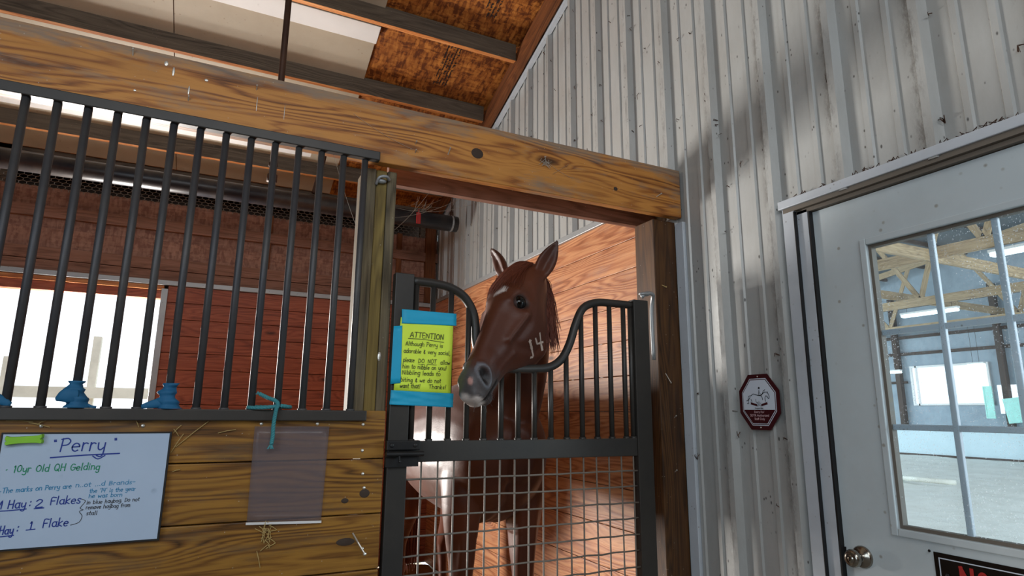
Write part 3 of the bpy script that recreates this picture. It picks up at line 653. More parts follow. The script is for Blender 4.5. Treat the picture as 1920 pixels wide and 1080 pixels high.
# ------------------------------------------------------------------ whiteboard
b = thing('whiteboard', (-.3, 2.09, 1.0), 'black edged whiteboard about Perry with coloured marker writing on the plank wall', 'whiteboard')
def quadboard(c, Y0, Y1, name, mat, par):
    m = MB(); P = [(x, y, z) for y in (Y0, Y1) for x, z in c]
    for f in ((0, 1, 2, 3), (4, 5, 6, 7), (0, 1, 5, 4), (1, 2, 6, 5), (2, 3, 7, 6), (3, 0, 4, 7)):
        m.quad([P[i] for i in f])
    return m.build(name, mat, par, bevel=.001)
quadboard([(-.502, 1.305), (-.103, 1.305), (-.104, 1.004), (-.502, 1.004)], 2.084, 2.098, 'frame', M['black'], b)
wsf = quadboard([(-.497, 1.3005), (-.108, 1.3005), (-.109, 1.009), (-.497, 1.009)], 2.082, 2.0839, 'writing_surface', M['wb'], b)
pl = lambda a, z: (a, 2.0815, z)
m = MB()
write(m, '"', -.386, 1.2640, .0030, .0030, pl, 0, None, 0)
write(m, 'Perry', -.368, 1.254, .0052, .0034, pl, .005, .108, .2)
write(m, '"', -.246, 1.267, .0030, .0030, pl, 0, None, 0)
stroke(m, [(-.386, 1.238), (-.31, 1.243), (-.228, 1.246)], .0036, pl); stroke(m, [(-.290, 1.240), (-.277, 1.232), (-.262, 1.241)], .003, pl)
write(m, 'AM Hay', -.504, 1.110, .0030, .0028, pl, .02, .082, .2, under=True); write(m, ':', -.418, 1.114, .0030, .0028, pl, 0, None, 0); write(m, '2', -.404, 1.110, .0030, .0028, pl, 0, .020, 0); write(m, 'Flakes', -.371, 1.115, .0030, .0026, pl, .01, .070, .2); stroke(m, [(-.404, 1.107), (-.384, 1.108)], .0026, pl)
write(m, 'ND Hay', -.502, 1.046, .0030, .0028, pl, .02, .062, .2, under=True); write(m, ':', -.436, 1.052, .0030, .0028, pl, 0, None, 0); write(m, '1', -.409, 1.056, .0030, .0028, pl, 0, None, 0); write(m, 'Flake', -.380, 1.058, .0030, .0026, pl, .015, .058, .2); stroke(m, [(-.414, 1.054), (-.396, 1.055)], .0026, pl)
m.build('blue_handwriting', M['inkblue'], wsf)
m = MB(); write(m, '* 10yr Old QH Gelding', -.480, 1.202, .0026, .0024, pl, .008, .212, .3); m.build('green_handwriting', M['inkgreen'], wsf)
m = MB(); write(m, '*The marks on Perry are', -.484, 1.150, .0018, .0017, pl, .04, .156, .3); write(m, 'n..ot ...d Brands-', -.320, 1.158, .0017, .0015, pl, .03, .142, .3)
write(m, "the '14' is the year", -.286, 1.142, .0016, .0015, pl, .01, .110, .3); write(m, 'he was born', -.286, 1.128, .0016, .0015, pl, .01, .080, .3); m.build('teal_handwriting', M['inkteal'], wsf)
m = MB(); write(m, 'in blue haybag. Do not', -.289, 1.112, .0015, .0014, pl, .02, .126, .3); write(m, 'remove haybag from', -.289, 1.099, .0015, .0014, pl, .01, .105, .3); write(m, 'stall', -.286, 1.083, .0016, .0015, pl, 0, .026, .3)
stroke(m, [(-.301, 1.126), (-.292, 1.120), (-.302, 1.103), (-.294, 1.098), (-.303, 1.094), (-.295, 1.082), (-.300, 1.066), (-.318, 1.060)], .0016, pl); m.build('black_handwriting', M['ink'], wsf)
m = MB(); rot = Matrix.Rotation(-.06, 3, 'Y')
pts = [(-.040, -.012), (-.030, -.010), (0, -.0085), (.030, -.010), (.041, -.012), (.042, -.003), (.038, .0), (.042, .004), (.041, .013), (.030, .010), (0, .0095), (-.030, .010), (-.040, .013), (-.042, .003), (-.038, 0), (-.042, -.004)]
pts = [(p.x, p.y) for p in cr([(a, c, 0) for a, c in pts + pts[:1]], 3)][:-1]
N = len(pts); C0 = Vector((-.449, 0, 1.286))
for y in (2.081, 2.066):
    for a, c in pts:
        k = 1 if y == 2.081 else .94; q = rot @ Vector((a * k, 0, c * k)); m.v.append((C0.x + q.x, y, C0.z + q.z))
m.f.append(tuple(range(N))); m.f.append(tuple(range(N, 2 * N))); m.uv += [[(0, 0)] * N] * 2; m.fm += [0, 0]
for i in range(N): j = (i + 1) % N; m.f.append((i, j, N + j, N + i)); m.uv.append([(0, 0)] * 4); m.fm.append(0)
m.build('board_eraser', M['eraser'], bevel=.002, label='lime green magnetic eraser stuck on the whiteboard corner', category='eraser')

# plastic sleeve
s = thing('plastic_sleeve', (.23, 2.095, 1.17), 'empty clear plastic page sleeve screwed to the plank wall', 'page sleeve')
sheet([(.122, 1.320), (.349, 1.319), (.343, 1.027), (.124, 1.038)], 'film', M['film'], 2.093, par=s, wav=.003)
m = MB(); m.box(.122, .344, 2.0915, 2.0975, 1.024, 1.031, rot=Matrix.Rotation(.04, 3, 'Y'), piv=(.23, 2.09, 1.03)); m.build('bottom_edge', M['strip'], s)

# ------------------------------------------------------------------ blue wraps and rope on the bottom rail
def wrap(x, variant, label):
    t = thing('blue_bar_wrap', (x, 2.09, 1.37), label, 'wrap', 'blue wraps on the bars')
    m = MB(); rnd = random.Random(variant); n = 18; H = .075 if variant != 0 else .06
    rows = 16
    for i in range(rows + 1):
        z = 1.3715 + H * i / rows; u = i / rows
        r0 = .030 - .013 * u + .004 * sin(u * 19 + variant)
        for k in range(n):
            a = 2 * pi * k / n; r = r0 + .009 * mnoise.noise(Vector((cos(a) * 2, sin(a) * 2, u * 7 + variant * 5)))
            m.v.append((x + .006 * sin(u * 5 + variant) + r * cos(a), 2.095 + r * sin(a) * .75, z))
    def add(f): m.f.append(f); m.uv.append([(0, 0)] * len(f)); m.fm.append(0)
    for i in range(rows):
        for k in range(n): k2 = (k + 1) % n; add((i * n + k, i * n + k2, (i + 1) * n + k2, (i + 1) * n + k))
    add(tuple(range(n))); add(tuple(rows * n + k for k in range(n)))
    m.build('coil', M['bluecloth'], t, smooth=True)
    m = MB()
    def lump(pts, rs, fl=.5):
        P = cr(pts, 5); b0 = len(m.v); R_ = [rs[min(int(i / 5), len(rs) - 2)] + (rs[min(int(i / 5) + 1, len(rs) - 1)] - rs[min(int(i / 5), len(rs) - 2)]) * (i % 5) / 5 for i in range(len(P))]
        R_[-1] = rs[-1]; m.tube(P, R_, 12)
        for i in range(b0, len(m.v)):
            v = Vector(m.v[i]); k = mnoise.noise(v * 60) * .003; m.v[i] = (v.x, 2.092 + (v.y - 2.092) * fl, v.z + k)
    if variant == 0: lump([(x + .02, 2.085, 1.40), (x + .05, 2.085, 1.395), (x + .085, 2.09, 1.378)], [.018, .016, .007]); lump([(x - .02, 2.08, 1.395), (x - .05, 2.08, 1.39), (x - .08, 2.09, 1.382)], [.02, .018, .01])
    if variant == 1: lump([(x, 2.08, 1.405), (x - .022, 2.07, 1.405), (x - .042, 2.075, 1.395)], [.022, .020, .006]); lump([(x + .01, 2.09, 1.38), (x + .03, 2.09, 1.377), (x + .052, 2.09, 1.374)], [.010, .006, .003])
    if variant == 2: lump([(x, 2.09, 1.392), (x - .035, 2.09, 1.385), (x - .068, 2.09, 1.377)], [.020, .014, .006])
    m.build('loose_end', M['bluecloth'], t, smooth=True)
wrap(BX[13] + .004, 0, 'flattened blue cloth wrap at the foot of the leftmost visible bar')
wrap(BX[10] + .002, 1, 'blue cloth wrap with a flap sticking out left, in front of the bright doorway')
wrap(BX[7] + .002, 2, 'boot shaped blue cloth wrap in front of the red boards')
t = thing('tied_rope', (.15, 2.08, 1.37), 'short teal rope knotted round two bars with its end hanging down', 'rope')
def rope(pts, r, name='strand'):
    P = cr(pts, 10); m = MB()
    for ph in (0, 2.09, 4.19):
        Q = []; prev = None
        for i, p in enumerate(P):
            tt = (P[min(i + 1, len(P) - 1)] - P[max(i - 1, 0)]).normalized()
            a = tt.orthogonal().normalized() if prev is None else (prev - tt * prev.dot(tt)).normalized(); prev = a; b_ = tt.cross(a)
            an = ph + i * .75; Q.append(p + (a * cos(an) + b_ * sin(an)) * r * .45)
        m.tube(Q, r * .62, 6)
    return m.build(name, M['rope'], t, smooth=True)
rope([(.125, 2.068, 1.42), (.15, 2.062, 1.408), (.175, 2.06, 1.398), (.182, 2.06, 1.385), (.178, 2.062, 1.373), (.176, 2.066, 1.35), (.174, 2.066, 1.32), (.175, 2.07, 1.29), (.173, 2.072, 1.266)], .0062)
rope([(.182, 2.062, 1.383), (.15, 2.066, 1.378), (.115, 2.072, 1.377), (.098, 2.09, 1.378), (.112, 2.118, 1.38), (.16, 2.12, 1.38), (.20, 2.118, 1.38), (.222, 2.10, 1.38), (.214, 2.075, 1.381), (.19, 2.062, 1.384)], .0058)
m = MB(); m9 = MB()
for i in range(16):
    a = random.uniform(-1, 1); m.tube([(.173, 2.072, 1.27), (.173 + a * .008, 2.07, 1.258), (.173 + a * .012, 2.07 + random.uniform(-.004, .004), 1.252)], .0012, 4)
    m9.tube([(.127, 2.068, 1.418), (.118 + a * .004, 2.068, 1.424 + a * .006)], .0012, 4)
m.build('frayed_end', M['rope'], t); m9.build('frayed_end', M['rope'], t)

# ------------------------------------------------------------------ roller tube, rods, hooks at the back of the stall
t = thing('roller_tube', (0, 4.85, 3.0), 'long black roller tube hanging under the roof across the back of the stall', 'tube')
m = MB(); m.tube([(-2.6, 4.85, 2.99), (1.79, 4.85, 3.0)], .07, 24); m.build('barrel', M['pipe'], t, smooth=True)
m = MB(); m.tube([(1.73, 4.85, 3.0), (1.745, 4.85, 3.0)], .0725, 24); m.build('end_band', M['galv'], t)
for x, s in ((1.74, 0), (.60, 0), (-1.55, 0)):
    m = MB(); m.tube([(x, 4.85, 3.06), (x, 4.85, 3.3), (x + (.03 if s == 0 else 0), 4.87, 3.62)], .007, 8); m.tube([(x, 4.85, 3.06), (x, 4.85, 3.11)], .016, 8); m.build('hanger', M['rust'], t, smooth=True)
m = MB(); m.box(1.395, 1.435, 4.765, 4.772, 2.93, 3.03); m.tube([(1.415, 4.77, 3.03), (1.42, 4.78, 3.06)], .006, 6); m.build('red_tag', M['red'], t, bevel=.003)
t = thing('conduit_pipe', (.15, 3.0, 3.3), 'thin rusty vertical pipe dropping from the roof behind the header beam', 'pipe')
m = MB(); m.tube([(.150, 3, 2.46), (.150, 3, 4.2)], .016, 12); m.build('pipe', M['rust'], t, smooth=True)
m = MB(); m.tube([(.150, 3, z) for z in (2.455, 2.49, 2.495, 2.53, 2.535, 2.55)], [.024, .024, .017, .017, .022, .022], 12); m.build('coupling', M['rust'], t, smooth=True)
t = thing('hook_arm', (.60, 4.1, 3.1), 'short slanting rusty pipe arm seen between the last bars', 'pipe')
m = MB(); m.tube(cr([(.62, 4.83, 3.58), (.62, 4.83, 3.40), (.585, 4.83, 3.22), (.56, 4.83, 3.075)], 4), .018, 10); m.build('arm', M['rust'], t, smooth=True)

# ------------------------------------------------------------------ door with window
d = thing('door_1', (1.93, .95, 0), None, None, kind='structure')
DX = 1.918
def frame4(m, x0, x1, ya, yb, za, zb, w):
    m.box(x0, x1, ya, ya + w, za, zb, axis=2); m.box(x0, x1, yb - w, yb, za, zb, axis=2); m.box(x0, x1, ya + w, yb - w, za, za + w, axis=1); m.box(x0, x1, ya + w, yb - w, zb - w, zb, axis=1)
WY0, WY1, WZ0, WZ1 = .69, 1.232, 1.040, 1.920
m = MB(); m.box(DX, DX + .04, .52, WY0 - .02, .02, 2.10); m.box(DX, DX + .04, WY1 + .02, 1.430, .02, 2.10); m.box(DX, DX + .04, WY0 - .02, WY1 + .02, .02, WZ0 - .02); m.box(DX, DX + .04, WY0 - .02, WY1 + .02, WZ1 + .02, 2.10); m.build('slab', M['door'], d)
m = MB(); frame4(m, DX - .008, DX + .03, WY0 - .030, WY1 + .030, WZ0 - .030, WZ1 + .030, .022); m.build('window_frame', M['door'], d, bevel=.003)
m = MB(); frame4(m, DX + .006, DX + .03, WY0 - .008, WY1 + .008, WZ0 - .008, WZ1 + .008, .010); m.build('window_gasket', M['trimdark'], d)
m = MB()
for y in (.875, 1.048): m.box(DX + .012, DX + .026, y - .0085, y + .0085, WZ0, WZ1, axis=2)
for z in (1.632, 1.334): m.box(DX + .013, DX + .025, WY0, WY1, z - .009, z + .009, axis=1)
m.build('muntins', M['trim'], d, bevel=.002)
m = MB(); m.quad([(DX + .008, WY0, WZ0), (DX + .008, WY1, WZ0), (DX + .008, WY1, WZ1), (DX + .008, WY0, WZ1)]); m.build('glass', M['glass'], d)
def lathe(m, c, prof, n=20):
    """axis -X"""
    base = len(m.v)
    for dx, r in prof:
        for k in range(n): a = 2 * pi * k / n; m.v.append((c[0] - dx, c[1] + r * cos(a), c[2] + r * sin(a)))
    for i in range(len(prof) - 1):
        for k in range(n): k2 = (k + 1) % n; m.f.append((base + i * n + k, base + i * n + k2, base + (i + 1) * n + k2, base + (i + 1) * n + k)); m.uv.append([(0, 0)] * 4); m.fm.append(0)
    m.f.append(tuple(base + (len(prof) - 1) * n + k for k in range(n))); m.uv.append([(0, 0)] * n); m.fm.append(0)
kn = MB(); lathe(kn, (DX, 1.368, .925), [(0, .034), (.006, .034), (.012, .029), (.014, .014), (.028, .013), (.034, .020), (.042, .026), (.052, .0275), (.060, .024), (.064, .017), (.063, .012), (.066, .011), (.066, .002)])
k = kn.build('knob', M['nickel'], d, smooth=True)
m = MB(); m.box(DX - .067, DX - .066, 1.3665, 1.3695, .919, .931); m.build('key_slot', M['black'], k)
m = MB(); m.box(DX - .002, DX + .01, 1.424, 1.436, .905, .945); m.build('latch_slot', M['black'], d)
# door frame trim
f = thing('trim_3', (1.9, 1.46, 0), None, None, kind='structure')
m = MB(); m.box(1.876, 1.912, .40, 1.545, 2.135, 2.168, axis=1); m.build('drip_cap', M['trim'], f, bevel=.003)
m = MB(); m.box(1.885, 1.912, .40, 1.53, 2.118, 2.1345, axis=1); m.box(1.90, 1.96, .42, 1.50, 2.103, 2.117, axis=1); m.build('header_seal', M['trimdark'], f)
m = MB(); m.box(1.886, 1.915, 1.485, 1.535, 0, 2.134, axis=2); m.box(1.900, 1.96, 1.438, 1.484, 0, 2.115, axis=2); m.build('side_jamb', M['trim'], f, bevel=.002)
m = MB(); m.box(1.8995, 1.95, 1.431, 1.4375, 0, 2.105, axis=2); m.box(1.885, 1.9, 1.4835, 1.4865, 0, 2.115, axis=2); m.build('weather_seal', M['black'], f)
m = MB(); m.box(1.886, 1.915, .42, .47, 0, 2.134, axis=2); m.box(1.900, 1.96, .47, .515, 0, 2.115, axis=2); m.build('hinge_jamb', M['trim'], f)
# black NO sign on the door
s = thing('door_notice', (1.91, .95, .85), 'black notice with white border and red NO below the door window', 'sign')
m = MB(); m.box(DX - .004, DX - .001, .72, 1.145, .74, .985); dpl = m.build('plate', M['signblack'], s, bevel=.001)
m = MB(); frame4(m, DX - .0048, DX - .0035, .732, 1.132, .752, .972, .0028); m.build('border', M['signwhite'], dpl)
m = MB()
def rl(y, z): return (DX - .0052, y, z)
# red block letters N O (and more of the word line running right, same row)
yy = 1.075
def blk(pts, w=.016): stroke(m, pts, w, lambda a, b_: rl(a, b_))
blk([(1.075, .895), (1.075, .955)], .010); blk([(1.075, .955), (1.048, .895)], .010); blk([(1.048, .895), (1.048, .955)], .010)
O = [(1.021 + .012 * cos(a), .925 + .027 * sin(a)) for a in [i * pi / 8 for i in range(17)]]; blk(O, .008)
m.build('red_lettering', M['red'], dpl)
nl = MB(); nl.sphere((DX - .005, 1.155, .985), (.003, .004, .004), 8, 6); nl.build('screw', M['iron'], s); nl = MB(); nl.sphere((DX - .006, 1.112, .925), (.003, .006, .008), 8, 6); nl.build('screw', M['iron'], s)

# ------------------------------------------------------------------ octagonal sign
s = thing('octagon_sign', (1.885, 1.71, 1.42), 'maroon octagonal riding sign on the ribbed metal wall', 'sign')
SYc, SZc = 1.709, 1.4165; SXf = 1.8835
def octa(m, hw, hh_, c, X, zoff=0, th=.003):
    P = [(-hw + c, -hh_), (hw - c, -hh_), (hw, -hh_ + c * 1.25), (hw, hh_ - c * 1.25), (hw - c, hh_), (-hw + c, hh_), (-hw, hh_ - c * 1.25), (-hw, -hh_ + c * 1.25)]
    n_ = len(m.v); A = [(X, SYc + a, SZc + b_ + zoff) for a, b_ in P]; B_ = [(X + th, p[1], p[2]) for p in A]
    m.quad(A); m.quad(B_)
    for i in range(8): j = (i + 1) % 8; m.quad([A[i], A[j], B_[j], B_[i]])
m = MB(); octa(m, .096, .105, .050, SXf); opl = m.build('plate', M['maroon'], s)
m = MB(); octa(m, .081, .089, .043, SXf - .0006, 0, .0005); m.build('outer_line', M['signwhite'], opl)
m = MB(); octa(m, .0785, .0862, .0415, SXf - .0010, 0, .0005); m.build('inner_field', M['maroon'], opl)
m = MB(); octa(m, .0755, .083, .040, SXf - .0014, 0, .0005); m.build('inner_line', M['signwhite'], opl)
m = MB(); hw, hh_, c = .0735, .081, .039; X = SXf - .0018
P = [(-hw + c, -hh_), (hw - c, -hh_), (hw, -hh_ + c * 1.25), (hw, -.030), (-hw, -.030), (-hw, -hh_ + c * 1.25)]
m.quad([(X, SYc + a, SZc + b_) for a, b_ in P]); m.build('lower_field', M['maroon'], opl)
m = MB()
# viewer sees +y on the left, so mirror: local a -> y = SYc - a
sp = lambda a, b_: (SXf - .0026, SYc - a, SZc + b_)
def dr(pts, w=.0022): stroke(m, [(a * .001, b_ * .001) for a, b_ in pts], w, sp)
dr([(-34, 24), (-24, 30), (-10, 27), (2, 24), (14, 24), (22, 30), (30, 36), (38, 36)], .0024)          # back, neck
dr([(6, 44), (4, 36), (4, 27), (12, 24), (20, 30), (26, 40), (34, 45)], .0022); dr([(8, 38), (10, 30), (16, 28)], .0018)
dr([(42, 36), (48, 30), (52, 20), (50, 12), (46, 14), (42, 20), (36, 22), (32, 14), (33, 2)], .0024)     # head and chest
dr([(44, 38), (46, 34)], .002); dr([(12, 24), (18, 18), (20, 8)], .0024)
dr([(-34, 24), (-46, 22), (-50, 14), (-50, 6)], .0022); dr([(-40, 18), (-48, 8), (-58, 4)], .0022); dr([(-44, 14), (-50, 2), (-48, -6), (-56, -6)], .0022)
dr([(-36, 10), (-32, 2)], .0024); dr([(-12, 10), (-12, 0), (-4, -2)], .0018)
for i in range(5): a = radians(90 + 72 * i); b_ = radians(90 + 72 * i + 144); dr([(2 + 11 * cos(a), -8 + 11 * sin(a)), (2 + 11 * cos(b_), -8 + 11 * sin(b_))], .0008)
m.quad([sp(.001 * a, .001 * b_) for a, b_ in ((2, 54), (6, 57), (10, 54), (10, 49), (2, 49))])
m.build('horse_and_rider_drawing', M['ink'], opl)
m = MB(); m.quad([sp(a * .001, b_ * .001) for a, b_ in ((-40, 0), (-8, -9), (-6, -17), (-40, -9), (-36, -4))]); m.quad([sp(a * .001, b_ * .001) for a, b_ in ((12, -9), (44, 0), (40, -4), (44, -9), (12, -17))]); m.build('banner', M['maroon'], opl)
def ftext(body, size, y, z, X, mat, par, name='lettering', align='CENTER', xs=1.0):
    c = bpy.data.curves.new(name, 'FONT'); c.body = body; c.size = size; c.align_x = align; c.extrude = .0001; c.materials.append(mat)
    o = bpy.data.objects.new(name, c); COL.objects.link(o)
    # face -X: text x axis -> -Y, text y axis -> +Z
    o.matrix_world = Matrix.Translation((X, y, z)) @ Matrix(((0, 0, -1, 0), (-1, 0, 0, 0), (0, 1, 0, 0), (0, 0, 0, 1))) @ Matrix.Diagonal((xs, 1, 1, 1))
    dg = bpy.context.evaluated_depsgraph_get(); dg.update(); me = bpy.data.meshes.new_from_object(o.evaluated_get(dg)); mw = o.matrix_world.copy(); bpy.data.objects.remove(o)
    o = bpy.data.objects.new(name, me); COL.objects.link(o); o.parent = par; o.matrix_parent_inverse = par.matrix_world.inverted(); o.matrix_world = mw; return o
ftext('Therapeutic Riding', .0085, SYc, SZc - .0265, SXf - .0026, M['ink'], opl, xs=.62)
for i, tx in enumerate(('Entry For', 'SDTR Authorized', 'Staff Only')): ftext(tx, .0125, SYc, SZc - .042 - i * .013, SXf - .0026, M['signpink'], opl)
for q in (.096, -.096): m = MB(); m.sphere((SXf, SYc, SZc + q), (.002, .003, .003), 8, 6); m.build('screw', M['zinc'], s)

# ------------------------------------------------------------------ straw scraps, insect nests and cobwebs
rr = random.Random(21); m = MB()
for i in range(230):
    rib = rr.random() < .6; k_ = rr.randint(0, 13); y = (.983 + .297 * (k_ - 2) + rr.choice((-.034, .034)) if rib else rr.uniform(1.5, 5.5)) + rr.uniform(-.006, .006)
    if y < .5: continue
    z = rr.uniform(2.2, 4.2) if y < 1.55 else rr.uniform(.9, roofz(y) - .1)
    if y > 2.1 and z < 2.6: continue
    a = rr.uniform(-1.4, 1.4); L_ = rr.uniform(.006, .03)
    for q in range(rr.randint(1, 3)):
        a2 = a + rr.uniform(-.8, .8); m.tube([(1.903, y, z), (1.893 - rr.random() * .006, y + L_ * .5 * sin(a2), z + L_ * .5 * cos(a2)), (1.900, y + L_ * sin(a2 + .5), z + L_ * cos(a2 + .5))], rr.uniform(.0006, .0018), 4)
for i in range(70):
    y = rr.uniform(.5, 1.52); m.tube([(1.893, y, 2.170), (1.890, y + rr.uniform(-.012, .012), 2.174 + rr.random() * .012), (1.897, y + rr.uniform(-.02, .02), 2.172)], .0014, 4)
m.build('wall_debris', M['rust'], label='dark straw scraps and insect nests caught on the ribbed metal wall', kind='stuff', category='debris')
m = MB()
def thread(a, b_, sag, r_=.0007):
    a, b_ = Vector(a), Vector(b_); m.tube([a.lerp(b_, u / 8) - Vector((0, 0, sag * 4 * (u / 8) * (1 - u / 8))) for u in range(9)], r_, 3, False)
thread((.56, 2.2, 2.10), (.86, 2.28, 2.255), .015); thread((.56, 2.2, 2.05), (.72, 2.28, 2.26), .01); thread((.56, 2.2, 2.14), (.95, 2.28, 2.258), .03); thread((.30, 2.1, 2.27), (.40, 2.12, 2.02), .01)
for i in range(14): thread((.66 + rr.uniform(-.04, .04), 2.26, 2.17 + rr.uniform(-.02, .02)), (.72 + rr.uniform(-.05, .05), 2.28, 2.20 + rr.uniform(-.02, .04)), .005, .0004)
thread((.36, 2.097, 2.44), (.613, 2.095, 2.34), .012, .0006); thread((1.16, 2.096, 2.42), (1.30, 2.097, 2.36), .01, .0006); thread((1.20, 2.096, 2.36), (1.28, 2.096, 2.42), .0, .0006)
for i in range(14):
    x = rr.uniform(.26, .44) ; m.tube([(1.157 + rr.uniform(-.03, .03), 2.094, 2.40 + rr.uniform(-.02, .02)), (1.165 + rr.uniform(-.03, .03), 2.092, 2.40 + rr.uniform(-.03, .02))], .001, 3)
m.build('cobweb', M['web'], label='cobweb threads under and on the header beam', kind='stuff', category='cobweb')
m = MB()
def straw(x, z, L_, a, Y=2.097): m.tube([(x, Y, z), (x + L_ * .5 * cos(a), Y - .006, z + L_ * .5 * sin(a) + .002), (x + L_ * cos(a), Y - .001, z + L_ * sin(a))], .0012, 4)
for q in ((-.45, 1.331, .05, -.25), (-.50, 1.336, .06, -.05), (-.43, 1.325, .02, .6), (-.10, 1.30, .03, .9), (-.085, 1.292, .025, 2.2), (-.09, 1.26, .11, .75), (-.10, 1.245, .06, 1.1), (-.09, 1.19, .02, .3), (.18, .985, .03, 1.9), (.17, .975, .04, 1.3), (.185, .955, .03, .5), (.175, 1.0, .03, 2.6), (.16, .95, .05, -1.3), (-.19, 1.318, .02, 2.0), (.02, 1.30, .05, .2)): straw(*q)
for i in range(26): straw(.185 + rr.uniform(-.012, .012), .995 + rr.uniform(-.03, .03), rr.uniform(.01, .03), rr.uniform(0, 6.28))
m.build('straw_scraps', M['straw'], label='loose straw scraps caught on the plank half wall', kind='stuff', category='straw')

# ------------------------------------------------------------------ arena beyond the door
w = thing('wall_arena_far', (22.5, 12, 0), None, None, kind='structure')
m = MB(); m.box(22.5, 22.7, -9, 24, 0, 1.05); m.build('kick_wall', M['kickwhite'], w)
m = MB(); m.box(22.44, 22.5, -9, 24, 0, .06); m.build('base_board', M['darkwood'], w)
holes = [(10.95, 13.45, 1.72, 3.1), (9.9, 10.85, 1.45, 2.35), (6.0, 8.4, 1.6, 3.0)]
m = MB(); ys = sorted({-9., 24.} | {h[0] for h in holes} | {h[1] for h in holes})
for a, b_ in zip(ys, ys[1:]):
    mid = (a + b_) / 2; h = [q for q in holes if q[0] < mid < q[1]]
    if h: m.box(22.5, 22.55, a, b_, 1.05, h[0][2]); m.box(22.5, 22.55, a, b_, h[0][3], 7.5)
    else: m.box(22.5, 22.55, a, b_, 1.05, 7.5)
m.build('cladding', M['arenawall'], w)
for z in (2.5, 3.5, 4.1, 5.2):
    if z == 2.5: m = MB(); m.box(22.4, 22.5, 13.6, 24, z, z + .08); m.box(22.4, 22.5, -9, 9.8, z, z + .08); m.build('girt', M['darkwood'], w)
    else: m = MB(); m.box(22.4, 22.5, -9, 24, z, z + .1); m.build('girt', M['darkwood'], w)
for y in (13.75, 10.45, 17, 8.6): m = MB(); m.box(22.3, 22.5, y, y + .16, 1.05, 5.6); m.build('wall_post', M['darkwood'], w)
m = MB(); frame4(m, 22.42, 22.5, 10.95, 13.45, 1.72, 3.1, .06); m.box(22.42, 22.5, 13.22, 13.27, 1.72, 3.1); m.build('window_frame', M['strip'], w)
m = MB(); rot = Matrix.Rotation(.35, 3, 'X'); frame4(m, 22.0, 22.04, 10.75, 11.0, 1.30, 2.30, .03); m.box(22.01, 22.03, 10.78, 10.97, 1.33, 2.27); m.box(22.0, 22.03, 9.6, 10.45, 1.2, 1.95, rot=Matrix.Rotation(-.12, 3, 'X'), piv=(22, 10, 1.5)); m.build('open_shutter', M['greenglass'], w)
r = thing('ceiling_arena', (12, 8, 6), None, None, kind='structure')
m = MB(); m.quad([(1.97, -9, 5.0), (24, -9, 5.0), (24, 7.5, 7.4), (1.97, 7.5, 7.4)]); m.quad([(1.97, 7.5, 7.4), (24, 7.5, 7.4), (24, 24, 5.0), (1.97, 24, 5.0)]); m.build('roof_metal', M['arenaroof'], r)
m = MB()
for i in range(24):
    y = -8.5 + i * 1.4; z = 5.0 + 2.4 * (1 - abs(y - 7.5) / 16.5) - .09; m.box(1.97, 24, y, y + .09, z - .05, z + .06, axis=0)
m.build('roof_battens', M['darkwood'], r)
for i, X in enumerate((9.3, 11.7, 16.5, 21.3)):
    t = thing('roof_truss', (X, 7.5, 4.2), ['pale roof truss in the arena nearest the door window', 'pale arena roof truss with the lit strip light at the right edge', 'pale arena roof truss carrying the lit strip light at the left', 'pale arena roof truss next to the far wall'][i], 'truss', 'arena roof trusses')
    m = MB(); m.box(X, X + .06, -9, 24, 4.2, 4.42, axis=1); m.build('bottom_chord', M['truss'], t)
    m = MB(); m.bar((X + .03, -9, 4.75), (X + .03, 7.5, 7.15), .06, .2); m.bar((X + .03, 7.5, 7.15), (X + .03, 24, 4.75), .06, .2); m.build('top_chord', M['truss'], t)
    m = MB(); zt = lambda y: 4.75 + 2.4 * (1 - abs(y - 7.5) / 16.5)
    for j in range(8):
        y = -6.2 + j * 3.9
        for dy in (1.4, -.9): m = MB(); m.bar((X + .03, y, 4.35), (X + .03, y + dy, zt(y + dy)), .05, .12); m.build('web_timber', M['truss'], t)
for (y, z, x0, x1, lab) in ((6.25, 4.12, 4, 22, 'long pale timber bracing running under the arena trusses'), (10.0, 4.45, 4, 22, 'second timber bracing over the arena trusses, further in')):
    m = MB(); m.box(x0, x1, y, y + .06, z, z + .22, axis=0); m.build('roof_brace', M['truss'], label=lab, category='timber', group='arena braces')
def tubelight(x, y0, y1, z, lab):
    t = thing('strip_light', (x, (y0 + y1) / 2, z), lab, 'ceiling light', 'arena strip lights')
    m = MB(); m.box(x - .07, x + .07, y0, y1, z + .05, z + .10); m.build('housing', M['strip'], t)
    for y in (y0 + .15, y1 - .15): m = MB(); m.tube([(x, y, z + .09), (x, y, 4.21)], .005, 6); m.build('hanger_rod', M['rust'], t)
    m = MB(); m.box(x - .08, x + .08, y0 + .02, y1 - .02, z - .02, z + .05); m.build('diffuser', M['tube_on'], t, bevel=.02)
tubelight(16.53, 8.53, 9.95, 3.97, 'lit strip light in the upper left of the door window')
tubelight(11.73, 4.0, 5.45, 4.05, 'lit strip light at the right edge of the door window')
tubelight(21.33, 13.08, 13.85, 2.83, 'thin distant lit strip at the left of the bright arena window')
tubelight(21.33, 10.50, 10.98, 2.92, 'thin distant lit strip right above the bright arena window')
t = thing('ground_pole', (13, 8, .08), 'green and white jump pole lying on the arena sand', 'pole')
m = MB(); m.tube([(13.0, 9.6, .09), (13.1, 8.25, .09)], .05, 10); m.build('green_section', M['green'], t, smooth=True)
m = MB(); m.tube([(13.1, 8.25, .09), (13.2, 7.3, .09)], .05, 10); m.build('white_section', M['polewhite'], t, smooth=True)

